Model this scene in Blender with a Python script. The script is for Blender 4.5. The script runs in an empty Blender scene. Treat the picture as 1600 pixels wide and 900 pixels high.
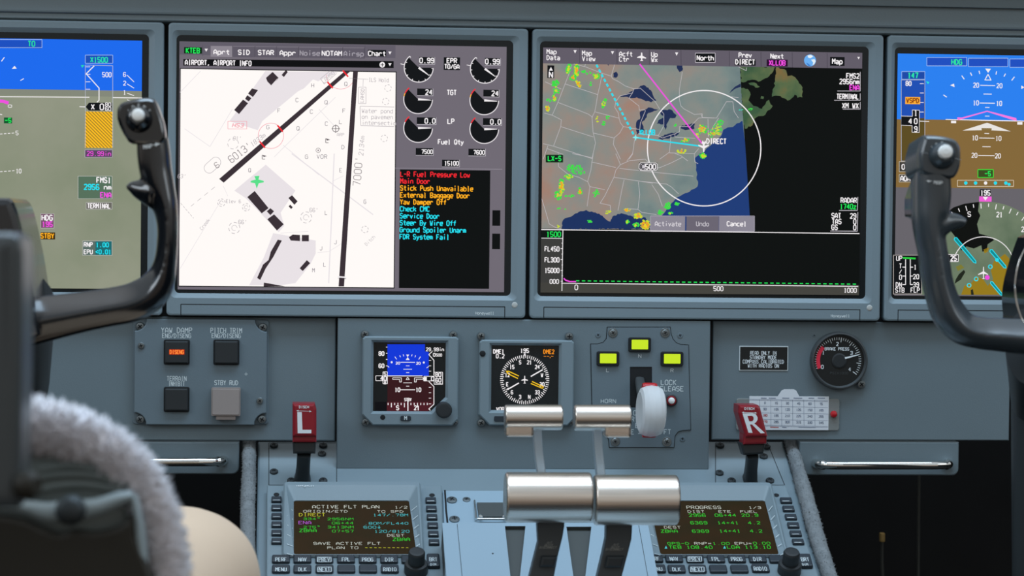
import bpy, bmesh, math, random
from mathutils import Vector, Matrix, noise
from mathutils.geometry import tessellate_polygon
random.seed(7)
S = bpy.context.scene
COL = S.collection
PI = math.pi
# ------------------------------------------------------------------ camera (metres; displays' faces lie in the plane y = 0)
CX, CY, CZ = 0.107, -2.2, -0.1726
YAW, PITCH, ROLL, FPX = math.radians(4.963), math.radians(-1.366), math.radians(0.615), 3970.0
_f = Vector((math.sin(YAW)*math.cos(PITCH), math.cos(YAW)*math.cos(PITCH), math.sin(PITCH)))
_r = Vector((math.cos(YAW), -math.sin(YAW), 0))
_u = _r.cross(_f)
CR = math.cos(ROLL)*_r + math.sin(ROLL)*_u
CU = -math.sin(ROLL)*_r + math.cos(ROLL)*_u
CAMP = Vector((CX, CY, CZ))
cam = bpy.data.objects.new('camera', bpy.data.cameras.new('camera'))
COL.objects.link(cam); S.camera = cam
m = Matrix.Identity(4)
for i in range(3):
    m[i][0], m[i][1], m[i][2], m[i][3] = CR[i], CU[i], -_f[i], CAMP[i]
cam.matrix_world = m
cam.data.sensor_width = 36; cam.data.lens = FPX/1600*36
cam.data.clip_start = 0.05; cam.data.clip_end = 50
cam.data.dof.use_dof = True; cam.data.dof.focus_distance = 2.19; cam.data.dof.aperture_fstop = 10.0
# ------------------------------------------------------------------ world, lights, exposure
S.view_settings.view_transform = 'Standard'; S.view_settings.look = 'None'
S.view_settings.exposure = 0; S.view_settings.gamma = 1; S.view_settings.use_curve_mapping = False
W = bpy.data.worlds.new('daylight'); S.world = W; W.use_nodes = True
nt = W.node_tree; nt.nodes.clear()
wo = nt.nodes.new('ShaderNodeOutputWorld'); bg = nt.nodes.new('ShaderNodeBackground')
tc = nt.nodes.new('ShaderNodeTexCoord'); sx = nt.nodes.new('ShaderNodeSeparateXYZ'); rp = nt.nodes.new('ShaderNodeValToRGB')
mp = nt.nodes.new('ShaderNodeMapRange'); mp.inputs[1].default_value = -1; mp.inputs[2].default_value = 1
nt.links.new(tc.outputs['Generated'], sx.inputs[0]); nt.links.new(sx.outputs[2], mp.inputs[0]); nt.links.new(mp.outputs[0], rp.inputs[0])
nt.links.new(rp.outputs[0], bg.inputs[0]); nt.links.new(bg.outputs[0], wo.inputs[0])
rp.color_ramp.elements[0].position = 0.0; rp.color_ramp.elements[0].color = (.40, .38, .36, 1)
rp.color_ramp.elements[1].position = 1.0; rp.color_ramp.elements[1].color = (1.9, 1.95, 2.0, 1)
for p, c in ((.10, (.34, .31, .28, 1)), (.25, (.26, .20, .16, 1)), (.44, (.33, .26, .21, 1)), (.50, (.50, .47, .43, 1)), (.64, (.86, .87, .86, 1)), (.80, (.70, .78, .84, 1)), (.92, (.80, .88, .95, 1))):
    e = rp.color_ramp.elements.new(p); e.color = c
bg.inputs[1].default_value = 0.66
def area(name, loc, target, sx_, sy_, power, color):
    l = bpy.data.lights.new(name, 'AREA'); l.shape = 'RECTANGLE'; l.size = sx_; l.size_y = sy_; l.energy = power; l.color = color
    o = bpy.data.objects.new(name, l); COL.objects.link(o); o.location = loc
    o.rotation_euler = (Vector(target)-Vector(loc)).to_track_quat('-Z', 'Y').to_euler(); return o
# daylight through the side windows of the flight deck; the overhead lamp is added for highlights
area('daylight_left_window', (-1.1, -1.0, .45), (.45, 0, -.35), .8, .45, 5.5, (.80, .90, 1.0))
area('daylight_right_window', (1.9, -.9, .45), (.6, 0, -.3), .8, .45, 2.8, (.82, .92, 1.0))
area('overhead_highlight_lamp', (.40, -.50, 1.0), (.40, -.42, -.45), 1.25, .42, 15, (.56, .78, 1.0))  # hung overhead, sized and placed for highlights on yoke bar and lever cylinders

# ------------------------------------------------------------------ geometry frame
def ray(px, py):
    return _f + CR*((px-800)/FPX) + CU*((450-py)/FPX)
class PL:
    """a plane in the room: origin O, right U, up V, N towards the viewer"""
    def __init__(s, O, U=(1, 0, 0), V=(0, 0, 1)):
        s.O = Vector(O); s.U = Vector(U).normalized(); s.V = Vector(V).normalized(); s.N = s.U.cross(s.V)
    def at(s, px, py, h=0.0):
        d = ray(px, py); t = ((s.O + s.N*h) - CAMP).dot(s.N)/d.dot(s.N)
        return CAMP + d*t
    def uv(s, px, py, h=0.0):
        q = s.at(px, py, h) - s.O
        return (q.dot(s.U), q.dot(s.V))
    def W(s, u, v, h=0.0):
        return s.O + s.U*u + s.V*v + s.N*h
    def sc(s, px, py, h=0.0):
        a = s.uv(px, py, h); b = s.uv(px+1, py, h); c = s.uv(px, py-1, h)
        return (b[0]-a[0], c[1]-a[1])
    def off(s, h):
        return PL(s.O + s.N*h, s.U, s.V)
def plane_y(y): return PL((0, y, 0))
def slope(px, py, y, deg):
    o = plane_y(y).at(px, py)
    a = math.radians(deg)
    return PL(o, (1, 0, 0), (0, math.cos(a), math.sin(a)))
# ------------------------------------------------------------------ materials
MATS = {}
def lin(h):
    h = h.lstrip('#'); o = []
    for i in (0, 2, 4):
        c = int(h[i:i+2], 16)/255
        o.append(c/12.92 if c <= .04045 else ((c+.055)/1.055)**2.4)
    return o
def pm(name, col, rough=.5, metal=0, bump=0, bscale=300, var=0, spec=.5, coat=0, trans=0, alpha=1, aniso=False, vscale=12, ior=1.45):
    M = bpy.data.materials.new(name); M.use_nodes = True; n = M.node_tree; b = n.nodes['Principled BSDF']
    c = lin(col) if isinstance(col, str) else list(col)
    b.inputs['Base Color'].default_value = (*c, 1); b.inputs['Roughness'].default_value = rough; b.inputs['Metallic'].default_value = metal
    b.inputs['Specular IOR Level'].default_value = spec; b.inputs['Coat Weight'].default_value = coat; b.inputs['Coat Roughness'].default_value = .1
    b.inputs['Transmission Weight'].default_value = trans; b.inputs['Alpha'].default_value = alpha; b.inputs['IOR'].default_value = ior
    t = n.nodes.new('ShaderNodeTexCoord')
    if var:
        z = n.nodes.new('ShaderNodeTexNoise'); z.inputs['Scale'].default_value = vscale; z.inputs['Detail'].default_value = 5
        r = n.nodes.new('ShaderNodeMapRange'); r.inputs[3].default_value = 1-var; r.inputs[4].default_value = 1+var
        x = n.nodes.new('ShaderNodeVectorMath'); x.operation = 'SCALE'; x.inputs[0].default_value = c
        n.links.new(t.outputs['Object'], z.inputs[0]); n.links.new(z.outputs[0], r.inputs[0]); n.links.new(r.outputs[0], x.inputs['Scale'])
        n.links.new(x.outputs[0], b.inputs['Base Color'])
    if bump:
        z = n.nodes.new('ShaderNodeTexNoise'); z.inputs['Scale'].default_value = bscale; z.inputs['Detail'].default_value = 3
        q = n.nodes.new('ShaderNodeBump'); q.inputs['Strength'].default_value = bump; q.inputs['Distance'].default_value = .001
        n.links.new(t.outputs['Object'], z.inputs[0]); n.links.new(z.outputs[0], q.inputs['Height']); n.links.new(q.outputs[0], b.inputs['Normal'])
    if aniso:   # brushed along x: fine streaks wrapped round the cylinder
        mp_ = n.nodes.new('ShaderNodeMapping'); mp_.inputs['Scale'].default_value = (4, 900, 900)
        z = n.nodes.new('ShaderNodeTexNoise'); z.inputs['Scale'].default_value = 1; z.inputs['Detail'].default_value = 4
        r = n.nodes.new('ShaderNodeMapRange'); r.inputs[3].default_value = rough-.09; r.inputs[4].default_value = rough+.14
        q = n.nodes.new('ShaderNodeBump'); q.inputs['Strength'].default_value = .12; q.inputs['Distance'].default_value = .0003
        n.links.new(t.outputs['Object'], mp_.inputs[0]); n.links.new(mp_.outputs[0], z.inputs[0]); n.links.new(z.outputs[0], r.inputs[0])
        m2 = n.nodes.new('ShaderNodeMapping'); m2.inputs['Scale'].default_value = (9, 220, 220); z2 = n.nodes.new('ShaderNodeTexNoise'); z2.inputs['Scale'].default_value = 1; z2.inputs['Detail'].default_value = 6
        r2 = n.nodes.new('ShaderNodeMapRange'); r2.inputs[1].default_value = .3; r2.inputs[2].default_value = .7; r2.inputs[3].default_value = .80; r2.inputs[4].default_value = 1.12
        x2 = n.nodes.new('ShaderNodeVectorMath'); x2.operation = 'SCALE'; x2.inputs[0].default_value = c
        n.links.new(t.outputs['Object'], m2.inputs[0]); n.links.new(m2.outputs[0], z2.inputs[0]); n.links.new(z2.outputs[0], r2.inputs[0]); n.links.new(r2.outputs[0], x2.inputs['Scale']); n.links.new(x2.outputs[0], b.inputs['Base Color'])
        n.links.new(r.outputs[0], b.inputs['Roughness']); n.links.new(z.outputs[0], q.inputs['Height']); n.links.new(q.outputs[0], b.inputs['Normal'])
    MATS[name] = M
    return name
def em(hexc, k=1.0):
    """a lit colour of a display or lamp"""
    name = 'lit_' + hexc.lstrip('#') + ('' if k == 1 else '_%g' % k)
    if name not in MATS:
        M = bpy.data.materials.new(name); M.use_nodes = True; b = M.node_tree.nodes['Principled BSDF']
        b.inputs['Base Color'].default_value = (.002, .002, .002, 1); b.inputs['Roughness'].default_value = .4
        b.inputs['Specular IOR Level'].default_value = .06
        b.inputs['Emission Color'].default_value = (*lin(hexc), 1); b.inputs['Emission Strength'].default_value = k
        MATS[name] = M
    return name
def em_noise(name, stops, scale, detail=6, grad=None):
    """a display picture of land: noise between lit colours; grad adds a left-to-right drift of the land colour"""
    M = bpy.data.materials.new(name); M.use_nodes = True; n = M.node_tree; b = n.nodes['Principled BSDF']
    b.inputs['Base Color'].default_value = (.002, .002, .002, 1); b.inputs['Roughness'].default_value = .4; b.inputs['Specular IOR Level'].default_value = .06
    t = n.nodes.new('ShaderNodeTexCoord'); z = n.nodes.new('ShaderNodeTexNoise'); z.inputs['Scale'].default_value = scale; z.inputs['Detail'].default_value = detail
    r = n.nodes.new('ShaderNodeValToRGB'); n.links.new(t.outputs['Object'], z.inputs[0])
    src = z.outputs[0]
    if grad:
        s = n.nodes.new('ShaderNodeSeparateXYZ'); n.links.new(t.outputs['Object'], s.inputs[0])
        g = n.nodes.new('ShaderNodeMapRange'); g.inputs[1].default_value = grad[0]; g.inputs[2].default_value = grad[1]; g.inputs[3].default_value = grad[2]; g.inputs[4].default_value = grad[3]
        a = n.nodes.new('ShaderNodeMath'); a.operation = 'ADD'
        n.links.new(s.outputs[0], g.inputs[0]); n.links.new(g.outputs[0], a.inputs[0]); n.links.new(z.outputs[0], a.inputs[1]); src = a.outputs[0]
    n.links.new(src, r.inputs[0]); els = r.color_ramp.elements
    els[0].position, els[0].color = stops[0][0], (*lin(stops[0][1]), 1)
    els[1].position, els[1].color = stops[-1][0], (*lin(stops[-1][1]), 1)
    for p, c in stops[1:-1]:
        e = els.new(p); e.color = (*lin(c), 1)
    n.links.new(r.outputs[0], b.inputs['Emission Color']); b.inputs['Emission Strength'].default_value = 1
    MATS[name] = M; return name
pm('panel_paint', (.150, .200, .225), .48, bump=.10, bscale=900, var=.05)
pm('bezel_paint', (.20, .265, .300), .42, bump=.05, bscale=900, var=.03)
pm('quadrant_paint', (.31, .43, .52), .40, bump=.04, bscale=900, var=.03)
pm('switch_plate_paint', (.14, .190, .220), .48, bump=.08, bscale=900, var=.04)
pm('brow_paint', (.17, .215, .235), .55, bump=.12, bscale=600, var=.05)
pm('gap_black', (.006, .008, .010), .7)
pm('glass_black', (.006, .010, .012), .25)
pm('dark_plastic', (.022, .027, .030), .45, bump=.05)
pm('key_plastic', (.024, .034, .045), .42)
pm('key_legend', (.62, .70, .72), .6)
pm('label_white', (.66, .74, .76), .6)
pm('white_paint', (.80, .86, .88), .5)
pm('placard_black', (.012, .014, .014), .4)
pm('screw_steel', (.20, .23, .24), .35, metal=.8, var=.2, vscale=60)
pm('screw_dark', (.05, .06, .065), .5, metal=.5)
pm('chrome', (.80, .80, .78), .09, metal=1)
pm('brushed_metal', (.76, .69, .62), .27, metal=1, aniso=True)
pm('lever_silver', (.42, .50, .56), .4, metal=.35)
pm('lever_grey', (.055, .062, .065), .42, var=.08)
pm('slot_grey', (.065, .075, .075), .6)
pm('yoke_black', (.005, .007, .010), .15, coat=.15, var=.1, spec=1.0)
pm('yoke_grey', (.040, .054, .065), .27, spec=.9, coat=.1, var=.1)
pm('button_white', (.93, .94, .92), .45)
pm('red_plastic', (.27, .008, .018), .38, coat=.2)
pm('red_bright', (.50, .012, .02), .3)
pm('wheel_resin', (.88, .90, .91), .5, trans=.3, ior=1.15, var=.06, vscale=90)
pm('clear_guard', (.42, .37, .35), .3, spec=.6, alpha=.72)
pm('clear_holder', (.40, .43, .42), .25, alpha=.55)
pm('card_white', (.72, .76, .80), .7)
pm('card_ink', (.22, .27, .36), .7)
pm('card_ink_red', (.55, .10, .10), .7)
pm('seat_leather', (.13, .155, .15), .36, bump=.25, bscale=60, var=.12)
pm('seat_shell', (.022, .020, .014), .6, var=.2)
pm('seat_trim', (.34, .42, .45), .33)
pm('post_grey', (.055, .068, .075), .30, spec=.7)
pm('fleece', (.86, .84, .88), .95, bump=.5, bscale=120, var=.10, vscale=30)
pm('trousers', (.72, .54, .39), .85, bump=.2, bscale=700, var=.05)
pm('carpet_trim', (.20, .22, .23), .98, bump=.9, bscale=350, var=.35, vscale=120)
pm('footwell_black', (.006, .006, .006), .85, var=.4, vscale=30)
pm('footwell_metal', (.05, .055, .05), .5)
pm('red_arc', (.85, .03, .07), .5)
pm('gold_tag', (.45, .30, .10), .5)
pm('red_ink', (.65, .03, .05), .6)
# ------------------------------------------------------------------ mesh builder
class MB:
    def __init__(s): s.v = []; s.f = []; s.m = []; s.s = []
    def add(s, vs, fs, mat, smooth=False):
        k = len(s.v); s.v += [tuple(x) for x in vs]
        for f in fs: s.f.append(tuple(k+i for i in f)); s.m.append(mat); s.s.append(smooth)
    def build(s, name, parent=None, mods=None):
        o0 = Vector(parent.location) if parent and parent.type == 'EMPTY' else Vector(parent.get('_o', (0, 0, 0))) if parent else None
        if o0 is None:
            xs = [v[0] for v in s.v]; ys = [v[1] for v in s.v]; zs = [v[2] for v in s.v]
            o0 = Vector(((min(xs)+max(xs))/2, (min(ys)+max(ys))/2, min(zs)))
        me = bpy.data.meshes.new(name); me.from_pydata([(v[0]-o0.x, v[1]-o0.y, v[2]-o0.z) for v in s.v], [], s.f)
        names = list(dict.fromkeys(s.m))
        for n_ in names: me.materials.append(MATS[n_])
        me.polygons.foreach_set('material_index', [names.index(x) for x in s.m])
        me.polygons.foreach_set('use_smooth', s.s)
        me.update()
        o = bpy.data.objects.new(name, me); COL.objects.link(o)
        if parent: o.parent = parent
        else: o.location = o0
        o['_o'] = tuple(o0)
        return o
def tag(o, label=None, cat=None, group=None, kind=None):
    for k, v in (('label', label), ('category', cat), ('group', group), ('kind', kind)):
        if v: o[k] = v
    return o
def thing(name, loc, label, cat, group=None):
    o = bpy.data.objects.new(name, None); COL.objects.link(o); o.location = loc; o.empty_display_size = .02
    return tag(o, label, cat, group)
# 2-D helpers (plane-local metres)
def rrect(u0, v0, u1, v1, r, n=5):
    r = max(min(r, abs(u1-u0)/2-1e-5, abs(v1-v0)/2-1e-5), 1e-6); p = []
    for cx_, cy_, a in ((u1-r, v0+r, -90), (u1-r, v1-r, 0), (u0+r, v1-r, 90), (u0+r, v0+r, 180)):
        for i in range(n+1):
            t = math.radians(a+90*i/n); p.append((cx_+r*math.cos(t), cy_+r*math.sin(t)))
    return p
def circ(cu, cv, r, n=24, ry=None):
    ry = r if ry is None else ry
    return [(cu+r*math.cos(2*PI*i/n), cv+ry*math.sin(2*PI*i/n)) for i in range(n)]
def inset(poly, d):
    n = len(poly); out = []
    for i in range(n):
        p0, p1, p2 = Vector(poly[i-1]), Vector(poly[i]), Vector(poly[(i+1) % n])
        a = (p1-p0); b = (p2-p1)
        if a.length < 1e-9 or b.length < 1e-9: out.append(tuple(p1)); continue
        a.normalize(); b.normalize()
        na = Vector((-a.y, a.x)); nb = Vector((-b.y, b.x)); q = na+nb
        if q.length < 1e-6: q = na
        q.normalize(); c = max(q.dot(na), .4)
        out.append(tuple(p1+q*(d/c)))
    return out
def ccw(poly):
    a = sum(poly[i-1][0]*poly[i][1]-poly[i][0]*poly[i-1][1] for i in range(len(poly)))
    return list(poly) if a > 0 else list(reversed(poly))
def loft(mb, pl, rings, mat, cap1=True, cap0=False, smooth=False, mats=None):
    """rings: list of (poly, h), same vertex count, counter-clockwise, going towards the viewer or inwards"""
    n = len(rings[0][0]); vs = []
    for poly, h in rings: vs += [pl.W(u, v, h[i] if isinstance(h, list) else h) for i, (u, v) in enumerate(poly)]
    for k in range(len(rings)-1):
        mm = mats[k] if mats else mat
        mb.add(vs[k*n:(k+2)*n], [(i, (i+1) % n, n+(i+1) % n, n+i) for i in range(n)], mm, smooth)
    if cap1: mb.add(vs[-n:], [tuple(range(n))], mats[-1] if mats else mat)
    if cap0: mb.add(vs[:n], [tuple(reversed(range(n)))], mats[0] if mats else mat)
def prism(mb, pl, poly, h0, h1, mat, bev=0, top=None):
    poly = ccw(poly)
    if bev: rings = [(poly, h0), (poly, h1-bev), (inset(poly, bev*.3), h1-bev*.3), (inset(poly, bev), h1)]
    else: rings = [(poly, h0), (poly, h1)]
    mats = [mat]*(len(rings)-1)+[top or mat]
    n = len(poly); vs = []
    loft(mb, pl, rings, mat, cap1=False)
    q, h = rings[-1]; mb.add([pl.W(u, v, h) for u, v in q], [tuple(range(n))], top or mat)
    q, h = rings[0]; mb.add([pl.W(u, v, h) for u, v in q], [tuple(reversed(range(n)))], mat)
def holed(mb, pl, outer, holes, h0, h1, mat, wall=None):
    """plate with real openings"""
    outer = ccw(outer); holes = [list(reversed(ccw(h))) for h in holes]
    loops = [[Vector((a, b, 0)) for a, b in L] for L in [outer]+holes]
    flat = [p for L in [outer]+holes for p in L]
    tris = tessellate_polygon(loops)
    fs = []
    for t in tris:
        a, b, c = [flat[i] for i in t]
        if (b[0]-a[0])*(c[1]-a[1])-(c[0]-a[0])*(b[1]-a[1]) < 0: t = (t[0], t[2], t[1])
        fs.append(tuple(t))
    mb.add([pl.W(u, v, h1) for u, v in flat], fs, mat)
    mb.add([pl.W(u, v, h0) for u, v in flat], [tuple(reversed(t)) for t in fs], mat)
    for k, L in enumerate([outer]+holes):
        n = len(L)
        mb.add([pl.W(u, v, h0) for u, v in L]+[pl.W(u, v, h1) for u, v in L], [(i, (i+1) % n, n+(i+1) % n, n+i) for i in range(n)], (wall or mat) if k else mat)
def ribbon(mb, pl, pts, w, h, mat, closed=False, caps=True):
    """flat stroke along plane-local points"""
    pts = [Vector(p) for p in pts]; h0_ = h
    if closed: pts = pts+[pts[0]]
    for k_, (a, b) in enumerate(zip(pts[:-1], pts[1:])):
        d = b-a
        if d.length < 1e-9: continue
        nrm = Vector((-d.y, d.x)).normalized()*(w/2); h = h0_+(k_ % 2)*.000012
        mb.add([pl.W(*(a-nrm), h), pl.W(*(b-nrm), h), pl.W(*(b+nrm), h), pl.W(*(a+nrm), h)], [(0, 1, 2, 3)], mat)
    if caps and w > 0:
        for i_, p in enumerate(pts):
            if (i_ == 0 or i_ == len(pts)-1) or (pts[i_]-pts[i_-1]).length < w*.9: continue
            c = circ(p.x, p.y, w/2, 6); mb.add([pl.W(u, v, h0_+.000024) for u, v in c], [tuple(range(6))], mat)
def flat(mb, pl, poly, h, mat):
    poly = ccw(poly); mb.add([pl.W(u, v, h) for u, v in poly], [tuple(range(len(poly)))], mat)
def lathe(mb, O, axis, prof, mat, n=32, smooth=True, mats=None):
    """prof: (radius, distance along axis)"""
    O = Vector(O); A = Vector(axis).normalized(); X = A.orthogonal().normalized(); Y = A.cross(X)
    rows = [[O+A*z+(X*math.cos(2*PI*i/n)+Y*math.sin(2*PI*i/n))*r for i in range(n)] for r, z in prof]
    for k in range(len(rows)-1):
        mb.add(rows[k]+rows[k+1], [(i, (i+1) % n, n+(i+1) % n, n+i) for i in range(n)], mats[k] if mats else mat, smooth)
    mb.add(rows[-1], [tuple(range(n))], mats[-1] if mats else mat)
    mb.add(rows[0], [tuple(reversed(range(n)))], mats[0] if mats else mat)
def tube(mb, pts, rads, mat, n=16, up=(0, 0, 1), smooth=True, sq=1.0):
    """swept tube; rads (ra, rb): ra along the side vector, rb along the other; sq < 1 squarer"""
    pts = [Vector(p) for p in pts]; rows = []
    up = Vector(up)
    for i, p in enumerate(pts):
        t = (pts[min(i+1, len(pts)-1)]-pts[max(i-1, 0)]).normalized()
        a = t.cross(up)
        if a.length < 1e-4: a = t.cross(Vector((1, 0, 0)))
        a.normalize(); b = a.cross(t).normalized()
        ra, rb = rads[i] if isinstance(rads[i], (tuple, list)) else (rads[i], rads[i])
        row = []
        for k in range(n):
            c, s_ = math.cos(2*PI*k/n), math.sin(2*PI*k/n)
            row.append(p+a*ra*math.copysign(abs(c)**sq, c)+b*rb*math.copysign(abs(s_)**sq, s_))
        rows.append(row)
    for k in range(len(rows)-1):
        mb.add(rows[k]+rows[k+1], [(i, n+i, n+(i+1) % n, (i+1) % n) for i in range(n)], mat, smooth)
    mb.add(rows[0], [tuple(range(n))], mat, smooth); mb.add(rows[-1], [tuple(reversed(range(n)))], mat, smooth)
def spl(pts, k=6):
    """Catmull-Rom through tuples of any length"""
    out = []; n = len(pts)
    for i in range(n-1):
        p0, p1, p2, p3 = pts[max(i-1, 0)], pts[i], pts[i+1], pts[min(i+2, n-1)]
        for j in range(k):
            t = j/k
            out.append(tuple(.5*((2*b)+(-a+c)*t+(2*a-5*b+4*c-d)*t*t+(-a+3*b-3*c+d)*t**3) for a, b, c, d in zip(p0, p1, p2, p3)))
    out.append(tuple(pts[-1])); return out
def smooth_mods(o, voxel=None, it=4):
    if voxel:
        r = o.modifiers.new('remesh', 'REMESH'); r.mode = 'VOXEL'; r.voxel_size = voxel; r.use_smooth_shade = True
    s = o.modifiers.new('smooth', 'SMOOTH'); s.factor = .5; s.iterations = it
# ------------------------------------------------------------------ stroke font: 4 wide, baseline 2, capital height 8
G = {k: v for k, v in (t.split(' ') for t in """A 0206284642|0444
B 02083847463544433202|0535
C 4738180703123243
D 02082846442202
E 48080242|0535
F 480802|0535
G 47381807031232434525
H 0208|4248|0545
I 1232|2228|1838
J 4843321203
K 0208|4805|1542
L 080242
M 0208254842
N 02084248
O 180703123243473818
P 02083847463505
Q 180703123243473818|2442
R 02083847463505|2542
S 473818070615354443321203
T 0848|2822
U 080312324348
V 082248
W 0812253248
X 0842|0248
Y 082548|2522
Z 08480242
0 180703123243473818
1 1728|2822|1232
2 07183847460242
3 0718384746354443321203|1535
4 3832|3804|0444
5 480805354443321203
6 4738180703123243443505
7 084822
8 180706153546473818|15040312324344351 5
9 0312324347381807061545
- 0545
+ 0545|2327
/ 0248
. 2223
, 2311
' 2826
: 2324|2627
< 470543
> 074503
= 0444|0646
° 171819383727171 7
_ 0242
# 0444|0646|1317|3337
a 0616364542|4414031242
b 08023243453606
c 461605031242
d 48421203051646
e 0444461605031242
f 48382722|0646
g 461605031343|46413000
h 0802|06364542
i 2622|2828
j 36312010|3838
k 0802|4604|1542
l 182822|1232
m 0206|06162522|26364542
n 0602|0516364542
o 160503123243453616
p 0600|063645433202
q 4640|4616050312 42
r 0602|04163645
s 4616050444433202
t 28233242|0646
u 060312324 2|4642
v 062246
w 0612243246
x 0642|0246
y 0622|462200
z 06460242""".replace('1 5', '15').replace('1 7', '17').replace('2 42', '242').replace('4 2|', '42|').split('\n'))}
def glyph(ch):
    s = G.get(ch, ''); out = []
    for part in s.split('|'):
        part = part.replace(' ', '')
        p = [(int(part[i]), int(part[i+1])-2) for i in range(0, len(part)-1, 2)]
        if p: out.append(p)
    return out
def text(mb, pl, s, px, py, hp, mat, adv=None, wt=.16, al='c', h=0.0, rot=0, slant=0):
    """px,py: pixel of the text's middle (al c), left (l) or right (r); hp: capital height in px; adv: px from one letter to the next"""
    sx_, sy_ = pl.sc(px, py, h); adv = adv or hp*.86
    u0, v0 = pl.uv(px, py, h); cw = adv*.70
    tot = adv*len(s)-(adv-cw)
    st = {'c': -tot/2, 'l': 0, 'r': -tot}[al]
    ca, sa = math.cos(math.radians(rot)), math.sin(math.radians(rot))
    w = wt*hp*sy_ if sy_ < sx_*3 else wt*hp*sx_
    w = wt*hp*sx_
    for i, ch in enumerate(s):
        for line in glyph(ch):
            pts = []
            for gx, gy in line:
                x = st+i*adv+gx/4*cw+slant*gy; y = (gy/6-.5)*hp
                x, y = x*ca-y*sa, x*sa+y*ca
                pts.append((u0+x*sx_, v0+y*sy_))
            if len(pts) == 2 and pts[0] == pts[1] or ch in '.:' or (ch in 'ij' and line[0][1] == 6):
                c = circ(pts[0][0], pts[0][1], w*.62, 8); mb.add([pl.W(u, v, h) for u, v in c], [tuple(range(8))], mat); continue
            ribbon(mb, pl, pts, w, h, mat)
def zf(x0, y0, s): return lambda x, y: (x0+x/s, y0+y/s)
# drawing in pixels of the photo on a plane
class Draw:
    def __init__(s, mb, pl, base=0.0, dl=.00007, tf=None): s.mb, s.pl, s.b, s.dl, s.tf = mb, pl, base, dl, tf; s.clip = None
    def q(s, p): return s.tf(*p) if s.tf else p
    def H(s, L): return s.b+L*s.dl
    def uv(s, p, L): x, y = s.q(p); return s.pl.uv(x, y, s.H(L))
    def poly(s, pts, L, mat): flat(s.mb, s.pl, [s.uv(p, L) for p in pts], s.H(L), mat)
    def rect(s, x0, y0, x1, y1, L, mat):
        a = s.q((x0, y0)); b = s.q((x1, y1)); c = ((a[0]+b[0])/2, (a[1]+b[1])/2)
        h = s.H(L); u, v = s.pl.uv(*c, h); su, sv = s.pl.sc(*c, h); w, t = (b[0]-a[0])/2*su, (b[1]-a[1])/2*sv
        flat(s.mb, s.pl, [(u-w, v-t), (u+w, v-t), (u+w, v+t), (u-w, v+t)], h, mat)
    def box(s, x0, y0, x1, y1, L, mat, wp=.9, sides='lrtb'):
        e = {'t': [(x0, y0), (x1, y0)], 'b': [(x0, y1), (x1, y1)], 'l': [(x0, y0), (x0, y1)], 'r': [(x1, y0), (x1, y1)]}
        for k in sides: s.line(e[k], L, mat, wp)
    def line(s, pts, L, mat, wp=1.0, closed=False):
        if s.clip:
            a0, b0, a1, b1 = s.clip; Q = [Vector(s.q(p)) for p in pts]; t0 = s.tf; s.tf = None; c0 = s.clip; s.clip = None
            for p, q in zip(Q[:-1], Q[1:]):
                lo, hi = 0.0, 1.0
                for k, (mn, mx) in enumerate(((a0, a1), (b0, b1))):
                    d = q[k]-p[k]
                    if abs(d) < 1e-9:
                        if not mn <= p[k] <= mx: lo = 2
                        continue
                    x, y = sorted(((mn-p[k])/d, (mx-p[k])/d)); lo = max(lo, x); hi = min(hi, y)
                if hi > lo: s.line([p+(q-p)*lo, p+(q-p)*hi], L, mat, wp)
            s.tf = t0; s.clip = c0; return
        su = s.pl.sc(*s.q(pts[0]), s.H(L))[0]
        ribbon(s.mb, s.pl, [s.uv(p, L) for p in pts], wp*su, s.H(L), mat, closed)
    def dash(s, a, b, L, mat, wp, on, off):
        a = Vector(a); b = Vector(b); D = (b-a).length; d = (b-a)/D; t = 0
        while t < D: s.line([a+d*t, a+d*min(t+on, D)], L, mat, wp); t += on+off
    def arc(s, cx_, cy_, r, a0, a1, L, mat, wp=1.0, n=40, ry=None):
        ry = ry or r
        s.line([(cx_+r*math.cos(math.radians(a0+(a1-a0)*i/n)), cy_-ry*math.sin(math.radians(a0+(a1-a0)*i/n))) for i in range(n+1)], L, mat, wp)
    def disc(s, cx_, cy_, r, L, mat, n=20, a0=0, a1=360, pie=False):
        p = [(cx_+r*math.cos(math.radians(a0+(a1-a0)*i/n)), cy_-r*math.sin(math.radians(a0+(a1-a0)*i/n))) for i in range(n+(1 if a1-a0 < 360 else 0))]
        if pie: p.append((cx_, cy_))
        s.poly(p, L, mat)
    def text(s, t, x, y, hp, L, mat, adv=None, al='c', wt=.205, rot=0, slant=0):
        wt = wt*1.08
        x, y = s.q((x, y)); text(s.mb, s.pl, t, x, y, hp, mat, adv, wt, al, s.H(L), rot, slant)
def rag(pts, amp, seed=0, step=6.0, closed=True):
    """ragged outline: subdivide and jitter"""
    out = []; n = len(pts); rnd = random.Random(seed+n)
    for i in range(n if closed else n-1):
        a, b = Vector(pts[i]), Vector(pts[(i+1) % n]); k = max(1, int((b-a).length/step)); d = (b-a)
        nn = Vector((-d.y, d.x)).normalized() if d.length > 0 else Vector((0, 0))
        for j in range(k): p = a+d*(j/k)+(nn*rnd.uniform(-amp, amp) if j else Vector((0, 0))); out.append((p.x, p.y))
    return out if closed else out+[tuple(pts[-1])]
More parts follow.
